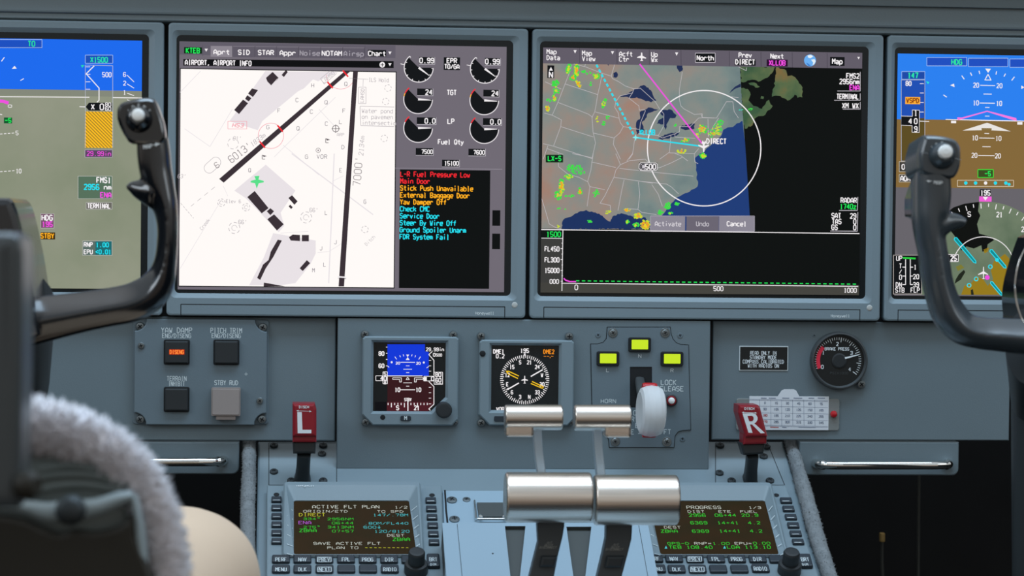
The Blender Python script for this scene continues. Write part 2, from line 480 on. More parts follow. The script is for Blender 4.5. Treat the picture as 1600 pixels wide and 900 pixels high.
def blob(D, cx_, cy_, rx, ry, n, cols, L, rot=0, sz=1.2):
    for i in range(n):
        a = random.uniform(0, 2*PI); r = math.sqrt(random.random()); x = r*math.cos(a)*rx; y = r*math.sin(a)*ry
        c, s_ = math.cos(math.radians(rot)), math.sin(math.radians(rot))
        k = min(int(len(cols)*(1-r)), len(cols)-1) if random.random() < .8 else random.randrange(len(cols))
        z = random.uniform(.4, 1.0)*sz; m_ = random.randint(4, 6); ph = random.random()*6
        X, Y = cx_+x*c-y*s_, cy_+x*s_+y*c
        D.poly([(X+z*random.uniform(.6, 1.4)*math.cos(ph+2*PI*j/m_), Y+z*random.uniform(.6, 1.2)*math.sin(ph+2*PI*j/m_)) for j in range(m_)], L+k*.3, cols[k])
def screw(parent, pl, px, py, rp, mat='screw_steel', h=0.0, name='screw', dome=.0012, rot=None, washer=False):
    mb = MB(); h0 = h; u, v = pl.uv(px, py, h); r = rp*pl.sc(px, py, h)[0]; o = pl.W(u, v, h)
    if washer:
        lathe(mb, o-pl.N*.0002, pl.N, [(r*1.5, 0), (r*1.5, .0005), (r*1.4, .0008), (r*.9, .0008)], 'screw_steel', 20)
    lathe(mb, o-pl.N*.0005, pl.N, [(r, 0), (r, dome*.7+.0005), (r*.85, dome+.0005), (r*.3, dome*1.15+.0005)], mat, 20)
    a = random.random()*3 if rot is None else rot
    for k in (0, PI/2):
        d = Vector((math.cos(a+k), math.sin(a+k)))*r*.55
        ribbon(mb, pl, [(u-d.x, v-d.y), (u+d.x, v+d.y)], r*.26, h+dome*1.25, 'gap_black', caps=False)
    return mb.build(name, parent)
# ================================================================== THE SETTING
def struct(o): o['kind'] = 'structure'; return o
P0 = plane_y(0)
def wbox(mb, x0, y0, z0, x1, y1, z1, mat):
    prism(mb, plane_y(y0), [(x0, z0), (x1, z0), (x1, z1), (x0, z1)], -(y1-y0), 0, mat)
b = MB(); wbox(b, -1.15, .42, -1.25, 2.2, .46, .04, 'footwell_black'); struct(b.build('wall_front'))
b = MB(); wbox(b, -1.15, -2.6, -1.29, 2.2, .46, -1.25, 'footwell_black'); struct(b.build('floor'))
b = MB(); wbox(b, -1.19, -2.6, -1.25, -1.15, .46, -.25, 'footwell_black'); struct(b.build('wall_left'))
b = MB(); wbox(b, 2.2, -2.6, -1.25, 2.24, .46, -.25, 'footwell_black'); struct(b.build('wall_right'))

# ---- glareshield brow over the displays
gl = thing('glareshield', (.45, .05, .0), 'grey padded glareshield brow running above all the screens', 'glareshield')
b = MB()
zb = .0004
prof = [(.0118, zb-.0010), (.0010, zb+.0002), (-.0005, zb+.0012), (-.0006, zb+.0052), (-.0014, zb+.0056), (-.0030, zb+.0064), (-.0034, zb+.0078), (-.0030, zb+.022), (-.003, zb+.024), (-.007, zb+.0245), (-.0085, zb+.033), (-.012, zb+.0345), (-.03, zb+.05), (-.045, zb+.075), (.10, zb+.085), (.10, zb+.004), (.012, zb+.002)]
vs = [(x, y, z) for x in (-.75, 1.75) for y, z in prof]; n_ = len(prof)
b.add(vs, [(i, (i+1) % n_, n_+(i+1) % n_, n_+i) for i in range(n_)], 'brow_paint'); b.add(vs[:n_], [tuple(reversed(range(n_)))], 'brow_paint'); b.add(vs[n_:], [tuple(range(n_))], 'brow_paint')
b.build('brow', gl)

# ---- black backing behind the displays, and the lower panels
GAP, BW, BH = .0036, .310, .2515
b = MB(); wbox(b, -.75, .012, -.275, 1.75, .03, -.001, 'gap_black'); struct(b.build('trim_1'))
PLL = plane_y(.010)          # side panels
PLC = plane_y(.002)          # centre bulge
vtop = -BH-.0012
def panel(name, pl, x0, x1, yb, th, r, label):
    u0 = x0 if x0 < 0 else pl.uv(x0, 600)[0]; u1 = pl.uv(x1, 600)[0]; v0 = pl.uv(max(x0, 260), yb)[1]
    t = thing('instrument_panel', (( u0+u1)/2, pl.O.y+th/2, v0), label, 'instrument panel')
    b = MB(); prism(b, pl, [(u0, v0), (u1, v0), (u1, vtop), (u0, vtop)], -th, 0, 'panel_paint', .001); b.build('panel', t); return t
panel('side_panel', PLL, -.75, 524, 688, .002, .001, 'grey lower instrument panel at the left, carrying the four-button switch plate')
rp_ = panel('side_panel', PLL, 1113, 1578, 687, .002, .001, 'grey lower instrument panel at the right, carrying the round gauge and compass card')
mp_ = panel('centre_panel', PLC, 527, 1109, 733, .009, .002, 'grey raised centre panel between the displays and the throttles')

# ================================================================== DISPLAYS
LBL = {-1: 'far left flight display with blue sky over green ground, behind the left yoke',
       0: 'large display showing the white airport chart and engine dials',
       1: 'large display showing a weather map with a white range ring',
       2: 'far right flight display with blue sky over brown ground, behind the right yoke'}
PSC = plane_y(.0022)
def display(i):
    x0 = i*(BW+GAP); x1 = x0+BW
    t = thing('display_unit', (x0+BW/2, .0115, -BH), LBL[i], 'display screen', 'large displays across the panel')
    ox0, ox1, oz0, oz1 = x0+.0069, x0+.2971, -.2322, -.0105
    b = MB(); rings = [(rrect(x0, -BH, x1, 0, .0035), -.0115), (rrect(x0, -BH, x1, 0, .0035), -.0016), (rrect(x0+.0005, -BH+.0005, x1-.0005, -.0005, .0032), -.0004),
        (rrect(x0+.0016, -BH+.0016, x1-.0016, -.0016, .003), 0), (rrect(x0+.0036, -.2362, ox1+.0052, -.0065, .004), 0), (rrect(ox0, oz0, ox1, oz1, .004), -.0026), (rrect(ox0, oz0, ox1, oz1, .004), -.006)]
    loft(b, P0, rings, 'bezel_paint', cap1=False); 
    b.build('bezel', t)
    # narrow lower door let into the bezel: engraved outline
    b = MB(); k = x0+.0125; q = x0+.292
    ribbon(b, P0, [(k, -BH+.0005), (k, -.2417), (q, -.2417), (q, -BH+.0005)], .0007, .00006, 'gap_black')
    b.build('engraved_line', t)
    b = MB(); u, v = x0+.2745, -.2473
    P2 = px_of(u, 0, v); text(b, P0, 'Honeywell', P2[0], P2[1], 4.2, 'label_white', adv=3.3, wt=.2, h=.0001)
    o = b.build('maker_mark', t)
    b = MB(); lathe(b, (x0+.3005, 0, -.2400), (0, -1, 0), [(.0026, -.001), (.0026, .0001), (.0018, .0005), (.0004, .0006)], 'clear_sensor', 20); tag(b.build('light_sensor', t), 'pale light sensor dot')
    b = MB(); prism(b, PSC, rrect(ox0-.0005, oz0-.0005, ox1+.0005, oz1+.0005, .004), -.006, -.0004, 'glass_black')
    b.build('glass_border', t)
    s = MB(); D = Draw(s, PSC, base=0)
    L = (x0+.0095, x0+.2913, -.2290, -.0160)   # lit area
    return t, s, D, L
def px_of(x, y, z):
    d = Vector((x, y, z))-CAMP; k = d.dot(_f)
    return (800+FPX*d.dot(CR)/k, 450-FPX*d.dot(CU)/k)
pm('clear_sensor', (.50, .52, .50), .4)
def band(mb, L, z0, z1, lay, mat, u0=None, u1=None):
    h = lay*.00007
    u0 = L[0] if u0 is None else u0; u1 = L[1] if u1 is None else u1
    flat(mb, PSC, [(u0, z0), (u1, z0), (u1, z1), (u0, z1)], h, mat)
def vz(px, py): return PSC.uv(px, py)[1]
def ux(px, py): return PSC.uv(px, py)[0]
WH = em('#f2eef0'); GRY = em('#c9c4cc'); GRN = em('#22e85a'); CYN = em('#25dff0'); MAG = em('#f04fe0'); RED = em('#f02832'); YEL = em('#ffb020'); BLK2 = em('#111316')

# ---------------- display 0: airport chart and engines
t, s, D, L = display(0)
MAU = em('#706a74'); MAU2 = em('#8c8690'); MAUD = em('#575260')
band(s, L, L[2], L[3], 1, MAU)
A = Draw(s, PSC, tf=zf(265, 40, 4.285)); B = Draw(s, PSC, tf=zf(265, 240, 3.46)); C_ = Draw(s, PSC, tf=zf(600, 50, 4.0917)); E_ = Draw(s, PSC, tf=zf(600, 250, 3.4625))
PAP = em('#fffaf7'); PAPG = em('#e9e2e6'); INK = em('#3a3036'); PINK = em('#f5a6b0'); CGR = em('#b6afb4'); CLG = em('#e6e0e4')
# paper
q0, q1 = vz(450, 447.8), vz(450, 110.5); band(s, L, q0, q1, 3, PAP, ux(281, 300), ux(616.5, 300))
band(s, L, q0-.0008, q1+.0008, 2, BLK2, ux(279.6, 300), ux(618, 300))
A.clip = B.clip = (281.5, 111, 616, 447.5)
# tarmac tones
A.poly([(640, 305), (1130, 310), (1060, 340), (860, 440), (620, 640), (590, 700), (400, 640), (430, 600)], 4, PAPG)
A.poly([(960, 360), (1040, 390), (940, 480), (880, 440)], 5, PAP); A.poly([(840, 460), (900, 520), (780, 620), (700, 640)], 5, PAP)
B.poly([(350, 200), (520, 60), (680, 200), (600, 320), (620, 390), (590, 425), (470, 300), (410, 240)], 4, PAPG)
B.poly([(560, 430), (790, 470), (790, 540), (760, 600), (680, 700), (600, 712), (430, 712), (510, 560)], 4, PAPG)
for pts in ([(240, 270), (20, 500)], [(760, 800), (1000, 1000)], [(1110, 480), (780, 800), (700, 880)], [(1000, 560), (1110, 680)], [(100, 690), (270, 810), (420, 560)]): A.line(pts, 4.2, CLG, .8)
for pts in ([(660, 0), (1100, 330)], [(890, 0), (860, 700)], [(800, 535), (860, 530), (940, 480)], [(20, 260), (60, 280)], [(40, 650), (280, 250)], [(880, 150), (940, 120)], [(600, 430), (750, 420)]): B.line(pts, 4.2, CLG, 1.6 if pts[0][0] in (890, 660) else .7)
# runways
D.poly([(539.5, 110.5), (548.5, 110.5), (349.5, 285.5), (342.5, 279.5)], 6, INK)
D.poly([(551.8, 111), (559.3, 111), (537.6, 447.6), (529, 447.6)], 6, INK)
for p in ((539.8, 115), (515.8, 133), (437.6, 200.8), (410, 226)): D.line([(p[0]-4.2, p[1]-5), (p[0]+4.2, p[1]+5)], 7, RED, 2.4)
D.line([(528, 432.5), (541, 433.5)], 7, WH, 2.2); D.line([(528, 434.8), (541, 435.6)], 7, INK, .5)
A.arc(1145, 330, 95, 180, 330, 5, PINK, .8); A.arc(678, 738, 85, 0, 360, 5, PINK, .9)
A.box(390, 640, 517, 692, 5, PINK, .8); A.text('HS3', 455, 667, 6, 6, PINK, 6.2, slant=.3)
for pts in ([(645, 350), (690, 310), (730, 350), (710, 375), (725, 350), (680, 400), (655, 375)], [(750, 330), (778, 298), (792, 310), (765, 345)], [(525, 455), (552, 420), (592, 432), (558, 478)],
            [(505, 490), (520, 466), (548, 486), (530, 508)], [(432, 565), (492, 495), (525, 520), (465, 592)]): A.poly(pts, 6, INK)
for pts in ([(420, 235), (460, 202), (535, 295), (498, 323)], [(525, 312), (545, 295), (565, 312), (545, 333)], [(528, 355), (565, 328), (617, 382), (580, 416)], [(642, 240), (662, 225), (692, 258), (675, 277)], [(643, 285), (652, 276), (666, 290), (657, 300)],
            [(645, 452), (665, 438), (705, 440), (705, 473), (655, 470)], [(715, 440), (753, 440), (753, 474), (715, 474)], [(585, 465), (607, 470), (560, 560), (520, 620), (490, 683), (473, 672), (505, 600), (535, 575), (547, 530)], [(703, 620), (742, 576), (760, 592), (720, 635)],
            [(510, 697), (625, 718), (508, 718)]): B.poly(pts, 6, INK)
A.text('6013\'', 470, 850, 11, 6, em('#8d8487'), 8.5, rot=-0+38, wt=.09); A.text('1833m', 590, 765, 7, 6, CGR, 5.6, rot=38, wt=.1, slant=.2)
D.line([p for p in [(332+8*math.cos(a)*1.0+(5 if math.cos(a-0.7) > 0 else -5), 258-8*math.sin(a)*1.0-(4.5 if math.cos(a-.7) > 0 else -4.5)) for a in [2*PI*k/24 for k in range(24)]]], 5, CGR, .7, True)
B.text('6', 255, 62, 9, 6, em('#8d8487'), rot=35, wt=.1)
D.text("7000'", 559, 268, 11.5, 6, em('#8d8487'), 9.6, rot=86, wt=.08, slant=0); D.text('2134m', 565, 228, 7, 6, CGR, 6.4, rot=86, wt=.1, slant=.15)
for ch, x, y in (('H', 958, 400), ('C', 853, 498), ('F', 732, 570), ('C', 950, 576), ('Q', 1048, 514), ('Q', 1180, 391), ('F', 1168, 570), ('C', 1050, 657), ('Q', 860, 688), ('G', 658, 680), ('L', 1145, 645), ('D', 1161, 814), ('G', 917, 878), ('VOR', 1020, 877)):
    A.text(ch, x, y, 6, 6, em('#8f8890'), 5.8, wt=.12)
for ch, x, y in (('Q', 433, 90), ('E', 925, 90), ('G', 1056, 260), ('L', 846, 320), ('J', 896, 478), ('J', 818, 512), ('L', 838, 600), ('M', 778, 631), ("66'", 395, 370), ("66'", 780, 305)): B.text(ch, x, y, 6, 6, em('#958e96') if len(ch) == 1 else CGR, 4.8, wt=.12)
A.text("81'", 450, 755, 6, 6, CGR, 4.6, wt=.1, slant=.2); B.text("63'", 65, 122, 6, 6, CGR, 4.6, wt=.1, slant=.15)
B.text('Elev 6', 345, 258, 5, 6, CGR, 4, wt=.12); B.text('Creek', 190, 382, 5, 6, CGR, 4.2, wt=.1, rot=52)
A.text('ARP', 1145, 730, 4.5, 6, CGR, 4, wt=.12); B.text('Ditch', 1083, 470, 5, 6, CGR, 4, wt=.1, rot=45)
A.text('LAHSO', 1062, 345, 5.5, 6, CGR, 4.8, rot=42, wt=.12); A.line([(1010, 355), (1085, 295)], 6, CGR, .7); A.line([(1010, 355), (1035, 392), (1118, 320)], 6, CGR, .7)
A.text('LAHSO', 1290, 468, 5.5, 6, CGR, 4.4, rot=86, wt=.12); A.box(1265, 412, 1315, 522, 6, CGR, .7)
A.text('ILS Hold', 1400, 364, 6, 6, CGR, 4, wt=.12); A.line([(1200, 352), (1330, 360)], 6, CGR, .6); A.line([(1296, 360), (1294, 408)], 6, CGR, .6); A.line([(1275, 540), (1505, 545)], 6, CGR, .8); A.line([(1275, 540), (1280, 670), (1505, 676)], 6, CGR, .8)
for k, tx in enumerate(('Water pond', 'on pavemen', 'intersectio')): A.text(tx, 1288, 570+40*k, 6.2, 6, CGR, 4.95, 'l', wt=.11)
for x, y, r in ((1462, 418, 22), (1447, 508, 22), (1437, 755, 22), (425, 790, 36)): 
    for k in range(6): A.arc(x, y, r, k*60, k*60+35, 5, CGR, .8, 4)
for x, y, r in ((280, 265, 20), (414, 290, 20), (350, 402, 30), (738, 345, 30), (1056, 410, 18)):
    for k in range(6): B.arc(x, y, r, k*60, k*60+35, 5, CGR, .9, 4)
    if r > 18: B.arc(x, y, r*.5, 0, 300, 5, CGR, .6, 8)
B.dash((245, 180), (115, 285), 5, CGR, .7, 26, 22); B.dash((60, 268), (130, 350), 5, CGR, .7, 14, 6); B.line([(290, 175), (315, 230)], 5, CLG, .6)
A.arc(1112, 690, 22, 0, 360, 6, em('#6c6468'), 1.0, 20); A.line([(1085, 690), (1140, 690)], 6, em('#6c6468'), 1); A.line([(1112, 662), (1112, 718)], 6, em('#6c6468'), 1)
A.arc(995, 835, 15, 0, 360, 6, em('#8d8487'), .8, 14); A.disc(995, 835, 5, 6, em('#8d8487'))
for x, y in ((1060, 768), (635, 878)): A.poly([(x-15, y-14), (x+16, y-4), (x-6, y+2)], 6, em('#6c6468')); A.line([(x-15, y-12), (x-15, y+16), (x+4, y+16)], 6, em('#6c6468'), 1)
G1 = em('#58e08a')
B.poly([(458, 122), (486, 120), (480, 140), (510, 148), (508, 156), (482, 160), (471, 190), (462, 160), (438, 156), (438, 148), (466, 140)], 7, G1)
A.clip = B.clip = None
# tabs and title bar
A.rect(70, 120, 1515, 206, 2, em('#625d69'))
A.rect(97, 145, 217, 187, 4, em('#06230f')); A.text('KTEB', 156, 167, 7.4, 5, GRN, 5.6)
tabs = [(275, 420, 'Aprt', WH, 1), (425, 570, 'SID', WH, 0), (575, 715, 'STAR', WH, 0), (720, 862, 'Appr', WH, 0), (868, 1010, 'Noise', em('#9d98a2'), 0), (1015, 1158, 'NOTAM', WH, 0), (1163, 1303, 'Airsp', em('#9d98a2'), 0)]
for k, (x0_, x1_, tx, c, on) in enumerate(tabs):
    y = 177+k*1.9
    A.rect(x0_, y-40, x1_, y+32, 3, MAU2 if on else em('#5f5a66')); A.line([(x0_, y-40), (x1_, y-39)], 4, MAU2, .6); A.line([(x1_+1, y-40), (x1_+1, y+32)], 4, em('#4a4650'), .7)
    A.text(tx, (x0_+x1_)/2, y, 7.0, 5, c, 27*5.0/4.285/5*1.03)
A.rect(1328, 163, 1450, 207, 4, BLK2); A.text('Chart', 1388, 187, 7, 5, WH, 5.6)
for x, y in ((245, 165), (1475, 184), (1475, 262)): A.poly([(x-11, y-10), (x+11, y-10), (x, y+10)], 5, WH)
for x in (222, 1308): A.line([(x, 130), (x, 204)], 4, em('#55505c'), .7)
A.poly([(92, 224), (1500, 238), (1500, 284), (92, 268)], 3, em('#0b0c0e')); A.text('AIRPORT, AIRPORT INFO', 105, 246, 7.2, 5, WH, 4.98, 'l'); A.disc(1424, 262, 19, 5, WH); A.line([(1412, 262), (1436, 262)], 6, BLK2, 1.1); A.line([(1424, 250), (1424, 274)], 6, BLK2, 1.1)
# engine column
def dial(cx_, cy_, r, ang, kind):
    C_.disc(cx_, cy_, r-4, 3, BLK2, 30, -225+0, 0, True)
    C_.arc(cx_, cy_, r, -232, -2, 4, WH, 1.15, 36)
    if kind == 0:
        for k in range(9): a = math.radians(-232+k*28.5); C_.line([(cx_+r*math.cos(a), cy_-r*math.sin(a)), (cx_+(r-11)*math.cos(a), cy_-(r-11)*math.sin(a))], 4, WH, 1.0)
        a = math.radians(168); C_.line([(cx_+r*math.cos(a)*1.02, cy_-r*math.sin(a)), (cx_+(r+26)*math.cos(a), cy_-(r+26)*math.sin(a))], 4, WH, 1.0)
    else:
        C_.arc(cx_, cy_, r, -232, -205, 5, RED, 1.7, 8)
        if kind == 1: C_.arc(cx_, cy_, r, -205, -192, 5, YEL, 1.3, 5)
    a = math.radians(ang); c, s_ = math.cos(a), math.sin(a)
    C_.poly([(cx_-s_*7, cy_-c*7), (cx_+s_*7, cy_+c*7), (cx_+c*r*.9+s_*1.8, cy_-s_*r*.9+c*1.8), (cx_+c*r*.9-s_*1.8, cy_-s_*r*.9-c*1.8)], 6, WH)
for cx_, dy in ((222, 0), (645, 7)):
    dial(cx_, 228+dy, 93, -37, 0); dial(cx_-4, 430+dy, 92, -4, 1); dial(cx_-4, 614+dy, 92, 0, 2)
for x0_, y0_, tx, w in ((225, 160, '0.99', 98), (645, 167, '0.99', 98), (212, 362, '24', 100), (635, 370, '24', 100), (210, 546, '0.0', 122), (633, 552, '0.0', 118), (203, 743, '7500', 112), (540, 747, '7600', 108), (371, 817, '15100', 110)):
    C_.rect(x0_, y0_, x0_+w, y0_+44, 7, BLK2); C_.line([(x0_, y0_+45), (x0_+w+1, y0_+46), (x0_+w+1, y0_)], 8, GRY, .7)
    big = len(tx) > 3 and '.' not in tx
    C_.text(tx, x0_+w-5, y0_+23, 6.2 if big else 7.4, 8, WH, 4.6 if big else 5.9, 'r', wt=.2)
C_.rect(382, 162, 486, 243, 6, BLK2); C_.text('EPR', 434, 184, 7, 8, WH, 5.6); C_.text('TO/GA', 434, 221, 6.6, 8, WH, 4.8)
C_.text('TGT', 433, 387, 7.2, 8, WH, 5.2); C_.text('LP', 428, 571, 7.2, 8, WH, 5.8); C_.text('Fuel Qty', 427, 703, 7.0, 8, WH, 5.1)
E_.rect(84, 54, 572, 695, 3, em('#0b0e0e')); E_.line([(60, 44), (640, 50)], 3, em('#918b96'), .8)
for y0_, x0_ in ((272, 586), (398, 585)): E_.rect(x0_, y0_, x0_+43, y0_+84, 3, em('#0c0e0f'))
msgs = [('L-R Fuel Pressure Low', RED), ('Main Door', RED), ('Stick Push Unavailable', YEL), ('External Baggage Door', YEL), ('Yaw Damper Off', YEL), ('Check CMC', CYN), ('Service Door', CYN), ('Steer By Wire Off', CYN), ('Ground Spoiler Unarm', CYN), ('FDR System Fail', CYN)]
for k, (tx, c) in enumerate(msgs): E_.text(tx, 90-.4*k, 76+37.6*k, 7.4, 5, c, 5.22, 'l', wt=.19)
tag(s.build('screen', t), 'lit screen with a white airport chart, engine dials and warning messages')

# ---------------- display 1: map
t, s, D, L = display(1)
band(s, L, L[2], L[3], 1, em('#0b0e0d'))
E = Draw(s, PSC, tf=zf(835, 50, 4.5)); F = Draw(s, PSC, tf=zf(1095, 50, 4.5)); Gz = Draw(s, PSC, tf=zf(835, 240, 3.461)); Hz = Draw(s, PSC, tf=zf(1095, 240, 3.333))
ox = BW+GAP+BW/2   # object x origin of this screen is the display's centre
land = em_noise('lit_land_map', [(.34, '#66797c'), (.46, '#788886'), (.56, '#878b86'), (.66, '#96887f'), (.80, '#a57c6a')], 22, 9, (-.14, .03, .13, -.05))
land2 = em_noise('lit_land_dim', [(.35, '#3c5a40'), (.5, '#586a48'), (.62, '#7a6840'), (.75, '#8a6030')], 40, 8)
SEA = em('#1f3c78'); SEAD = em('#222f55'); BRD = em('#bdb9bd')
D.poly([(848.5, 94.5), (1156, 104), (1160, 170), (1166, 250), (1171.5, 339), (1171.5, 360), (846, 357)], 2, land)
for pts in ([(275, 240), (520, 245), (500, 290), (470, 320), (420, 345), (330, 340), (285, 352)], [(530, 248), (600, 270), (610, 310), (640, 305), (665, 320), (690, 360), (715, 390), (715, 460), (680, 462), (660, 440), (640, 465), (610, 482), (560, 450), (500, 455), (515, 390)],
            [(285, 395), (330, 400), (350, 440), (335, 480), (370, 520), (430, 540), (460, 490), (480, 475), (505, 520), (440, 590), (390, 600), (350, 665), (310, 680), (298, 640), (290, 520)], [(335, 360), (375, 355), (415, 385), (400, 392)], [(425, 450), (445, 455), (440, 472), (420, 468)]): F.poly(rag(pts, 7, 3, 14), 2, land2)
D.poly([(1160, 188.5), (1164, 222), (1168, 280), (1171.5, 337), (1171.5, 360), (1040, 360), (1030, 342)]+rag([(1040, 330), (1057, 309), (1074, 301), (1090, 291), (1088, 262), (1085, 248), (1101, 236), (1108, 229), (1118, 218), (1127, 212), (1130, 203), (1148, 196), (1159, 189)], 1.4, 5, 3.5, False), 3, SEA)
F.poly([(215, 410), (240, 385), (280, 362), (282, 385), (240, 400), (200, 432)], 3, SEAD)
Gz.poly(rag([(150, 408), (150, 370), (165, 350), (200, 340), (240, 315), (280, 305), (320, 318), (350, 325), (375, 345), (410, 368), (430, 335), (470, 322), (520, 335), (560, 352), (600, 345), (626, 380), (626, 408)], 4, 1, 9), 3, em('#1c3160'))
for pts in ([(600, 455), (660, 430), (700, 405), (735, 390), (770, 372), (790, 388), (820, 410), (832, 440), (858, 480), (820, 495), (760, 475), (720, 460), (680, 465), (640, 455)], [(740, 565), (800, 530), (870, 545), (830, 562), (800, 570), (780, 610), (755, 640), (775, 690), (745, 710), (720, 720), (715, 640), (745, 600)],
            [(880, 545), (960, 545), (1000, 585), (990, 605), (955, 605), (935, 640), (920, 690), (905, 650), (860, 645), (880, 615), (910, 600), (885, 570)], [(870, 748), (940, 715), (1020, 708), (985, 735), (900, 758)], [(1030, 662), (1080, 650), (1130, 645), (1125, 680), (1060, 690), (1030, 678)],
            [(1000, 232), (1042, 232), (1040, 272), (1020, 282), (1002, 255)], [(555, 290), (575, 278), (588, 300), (575, 322), (555, 318)], [(510, 222), (526, 222), (520, 238)]): E.poly(rag(pts, 5, 2, 12), 3, SEAD)
for pts in ([(270, 222), (360, 245), (475, 290), (540, 310), (565, 225)], [(360, 222), (352, 245)], [(540, 310), (550, 328), (590, 348), (640, 380), (700, 400)], [(262, 232), (245, 290), (165, 495), (125, 585)], [(215, 365), (445, 440), (460, 380), (475, 300)], [(75, 350), (190, 402)],
            [(165, 495), (310, 550), (380, 578), (410, 600)], [(70, 570), (125, 585), (190, 618), (185, 665), (135, 800)], [(185, 665), (415, 738)], [(445, 440), (436, 500), (425, 560), (405, 600), (412, 700), (430, 780), (405, 890)], [(428, 562), (595, 606)],
            [(595, 606), (590, 570), (565, 530), (572, 490), (600, 450), (660, 435), (690, 428), (665, 465), (735, 520), (738, 550), (775, 545), (780, 555), (745, 640), (738, 715)], [(595, 606), (605, 640), (625, 665), (735, 685)], [(625, 665), (600, 710), (560, 745), (415, 710)], [(560, 745), (555, 790), (580, 840), (605, 895)],
            [(690, 428), (700, 400), (745, 395), (850, 490), (880, 540), (910, 575), (910, 660), (870, 730), (900, 745), (990, 715), (1020, 700), (1020, 665), (1095, 665), (1155, 605), (1180, 603), (1260, 605)], [(1040, 280), (1020, 400), (1018, 470), (1030, 520), (1050, 540), (1125, 580), (1180, 575), (1180, 603)],
            [(705, 755), (690, 860), (665, 895)], [(870, 727), (730, 715)], [(960, 730), (950, 845), (880, 895)], [(988, 715), (988, 738), (1130, 748)], [(950, 850), (1125, 855), (1155, 820)], [(60, 785), (135, 803), (405, 890)], [(95, 800), (62, 895)], [(90, 820), (200, 860), (200, 895)]): E.line(pts, 4, BRD, .75)
for pts in ([(40, 245), (60, 310), (80, 380), (115, 400), (145, 408)], [(130, 0), (130, 70), (180, 110), (240, 128), (288, 152)], [(318, 0), (305, 90), (288, 150), (300, 180), (285, 285)], [(205, 0), (312, 22)], [(308, 45), (440, 75)], [(440, 0), (465, 60), (440, 90), (430, 128), (380, 230), (355, 268), (410, 280), (412, 308)], [(430, 128), (640, 160)],
            [(460, 80), (640, 100), (860, 122)], [(485, 142), (470, 210), (452, 308)], [(562, 152), (570, 220), (560, 302), (492, 297)], [(560, 302), (580, 318), (660, 330)], [(580, 150), (715, 165), (740, 180), (780, 218)], [(635, 168), (670, 220), (692, 285)], [(298, 178), (380, 195)], [(465, 60), (515, 38), (600, 30), (640, 80), (680, 75), (740, 50), (800, 20)], [(760, 0), (790, 10), (830, 40)], [(865, 0), (868, 45), (885, 55)], [(530, 0), (500, 40)]): Gz.line(pts, 4, BRD, .75)
for pts in ([(0, 575), (10, 600), (110, 605), (150, 540), (180, 490), (225, 490), (235, 560), (265, 605)], [(50, 610), (52, 735), (90, 660), (125, 605)], [(265, 245), (320, 272), (322, 250)], [(215, 455), (265, 462)]): F.line(pts, 4, BRD, .75)
# weather
wg, wy, wo_, wr = em('#3fdc48'), em('#c8dc30'), em('#f0a42a'), em('#e8d230')
for a in ((240, 255, 14, 40, 60, [wg, wy], 15), (295, 270, 18, 45, 90, [wg, wy, wo_], 0), (270, 325, 20, 20, 40, [wg, wo_], 0), (310, 365, 12, 28, 40, [wy, wo_], -30), (145, 362, 26, 20, 50, [wg], -30), (155, 410, 20, 25, 30, [wg, wy], 0), (140, 465, 14, 28, 26, [wg, wy, wo_], 0), (90, 535, 16, 22, 20, [wy, wo_], 0), (100, 480, 16, 10, 10, [wg], 0),
          (435, 310, 24, 22, 34, [wg, wy], 0), (395, 365, 8, 12, 8, [wg], 0), (345, 275, 16, 12, 14, [wg], 0), (375, 290, 24, 10, 8, [wg], 0), (490, 500, 12, 38, 40, [wg, wy], 15), (485, 640, 10, 20, 10, [wg], 0), (515, 600, 10, 12, 8, [wg, wy], 0), (440, 615, 14, 20, 7, [wy], 0),
          (1180, 685, 40, 34, 36, [wg, wy, wo_], 0), (1060, 760, 30, 16, 18, [wg, wy, wo_], 0), (1035, 835, 38, 18, 20, [wy, wo_], 0), (1185, 870, 22, 18, 22, [wg, wy], 0), (1240, 715, 20, 30, 12, [wg], 0), (990, 655, 6, 8, 3, [wg], 0), (1145, 725, 14, 14, 8, [wy], 0)): blob(E, a[0], a[1], a[2], a[3], a[4], a[5], 5, a[6], 8.5)
for a in ((225, 85, 52, 26, 90, [wg], 15), (185, 125, 22, 18, 36, [wg, wy], 0), (147, 175, 14, 42, 80, [wg, wy, wo_], 0), (130, 225, 20, 24, 44, [wg, wy], -20), (248, 205, 10, 22, 26, [wg, wo_], 0), (335, 215, 16, 22, 20, [wg], 0), (195, 228, 34, 6, 14, [wg], 0), (400, 318, 18, 9, 16, [wy], 0), (500, 305, 20, 8, 16, [wy, wo_], 0), (560, 338, 24, 16, 36, [wy, wo_], 0),
          (600, 385, 26, 26, 90, [wy, wo_, wr], 0), (550, 385, 16, 12, 26, [wg, wy], 0), (503, 370, 8, 9, 14, [wg, wy], 0), (298, 366, 14, 5, 12, [wg], 0), (680, 318, 16, 10, 18, [wg], 0), (720, 282, 16, 20, 34, [wg], 40), (735, 322, 12, 6, 12, [wg, wy], 0), (772, 270, 12, 8, 14, [wg], 0), (912, 10, 16, 16, 30, [wg, wy], 0), (130, 392, 10, 8, 6, [wy], 0), (150, 298, 26, 5, 5, [wg], 0)): blob(Gz, a[0], a[1], a[2], a[3], a[4], a[5], 5, a[6], 6.5)
for a in ((15, 680, 28, 28, 26, [wg, wy, wo_]), (115, 680, 34, 44, 60, [wg, wy]), (140, 635, 20, 18, 20, [wg]), (100, 715, 50, 12, 26, [wy, wo_]), (15, 872, 20, 12, 18, [wg, wy]), (350, 545, 12, 10, 5, [wg]), (280, 550, 24, 6, 4, [em('#3fd0b0')])): blob(F, *a, 5, 0, 7)
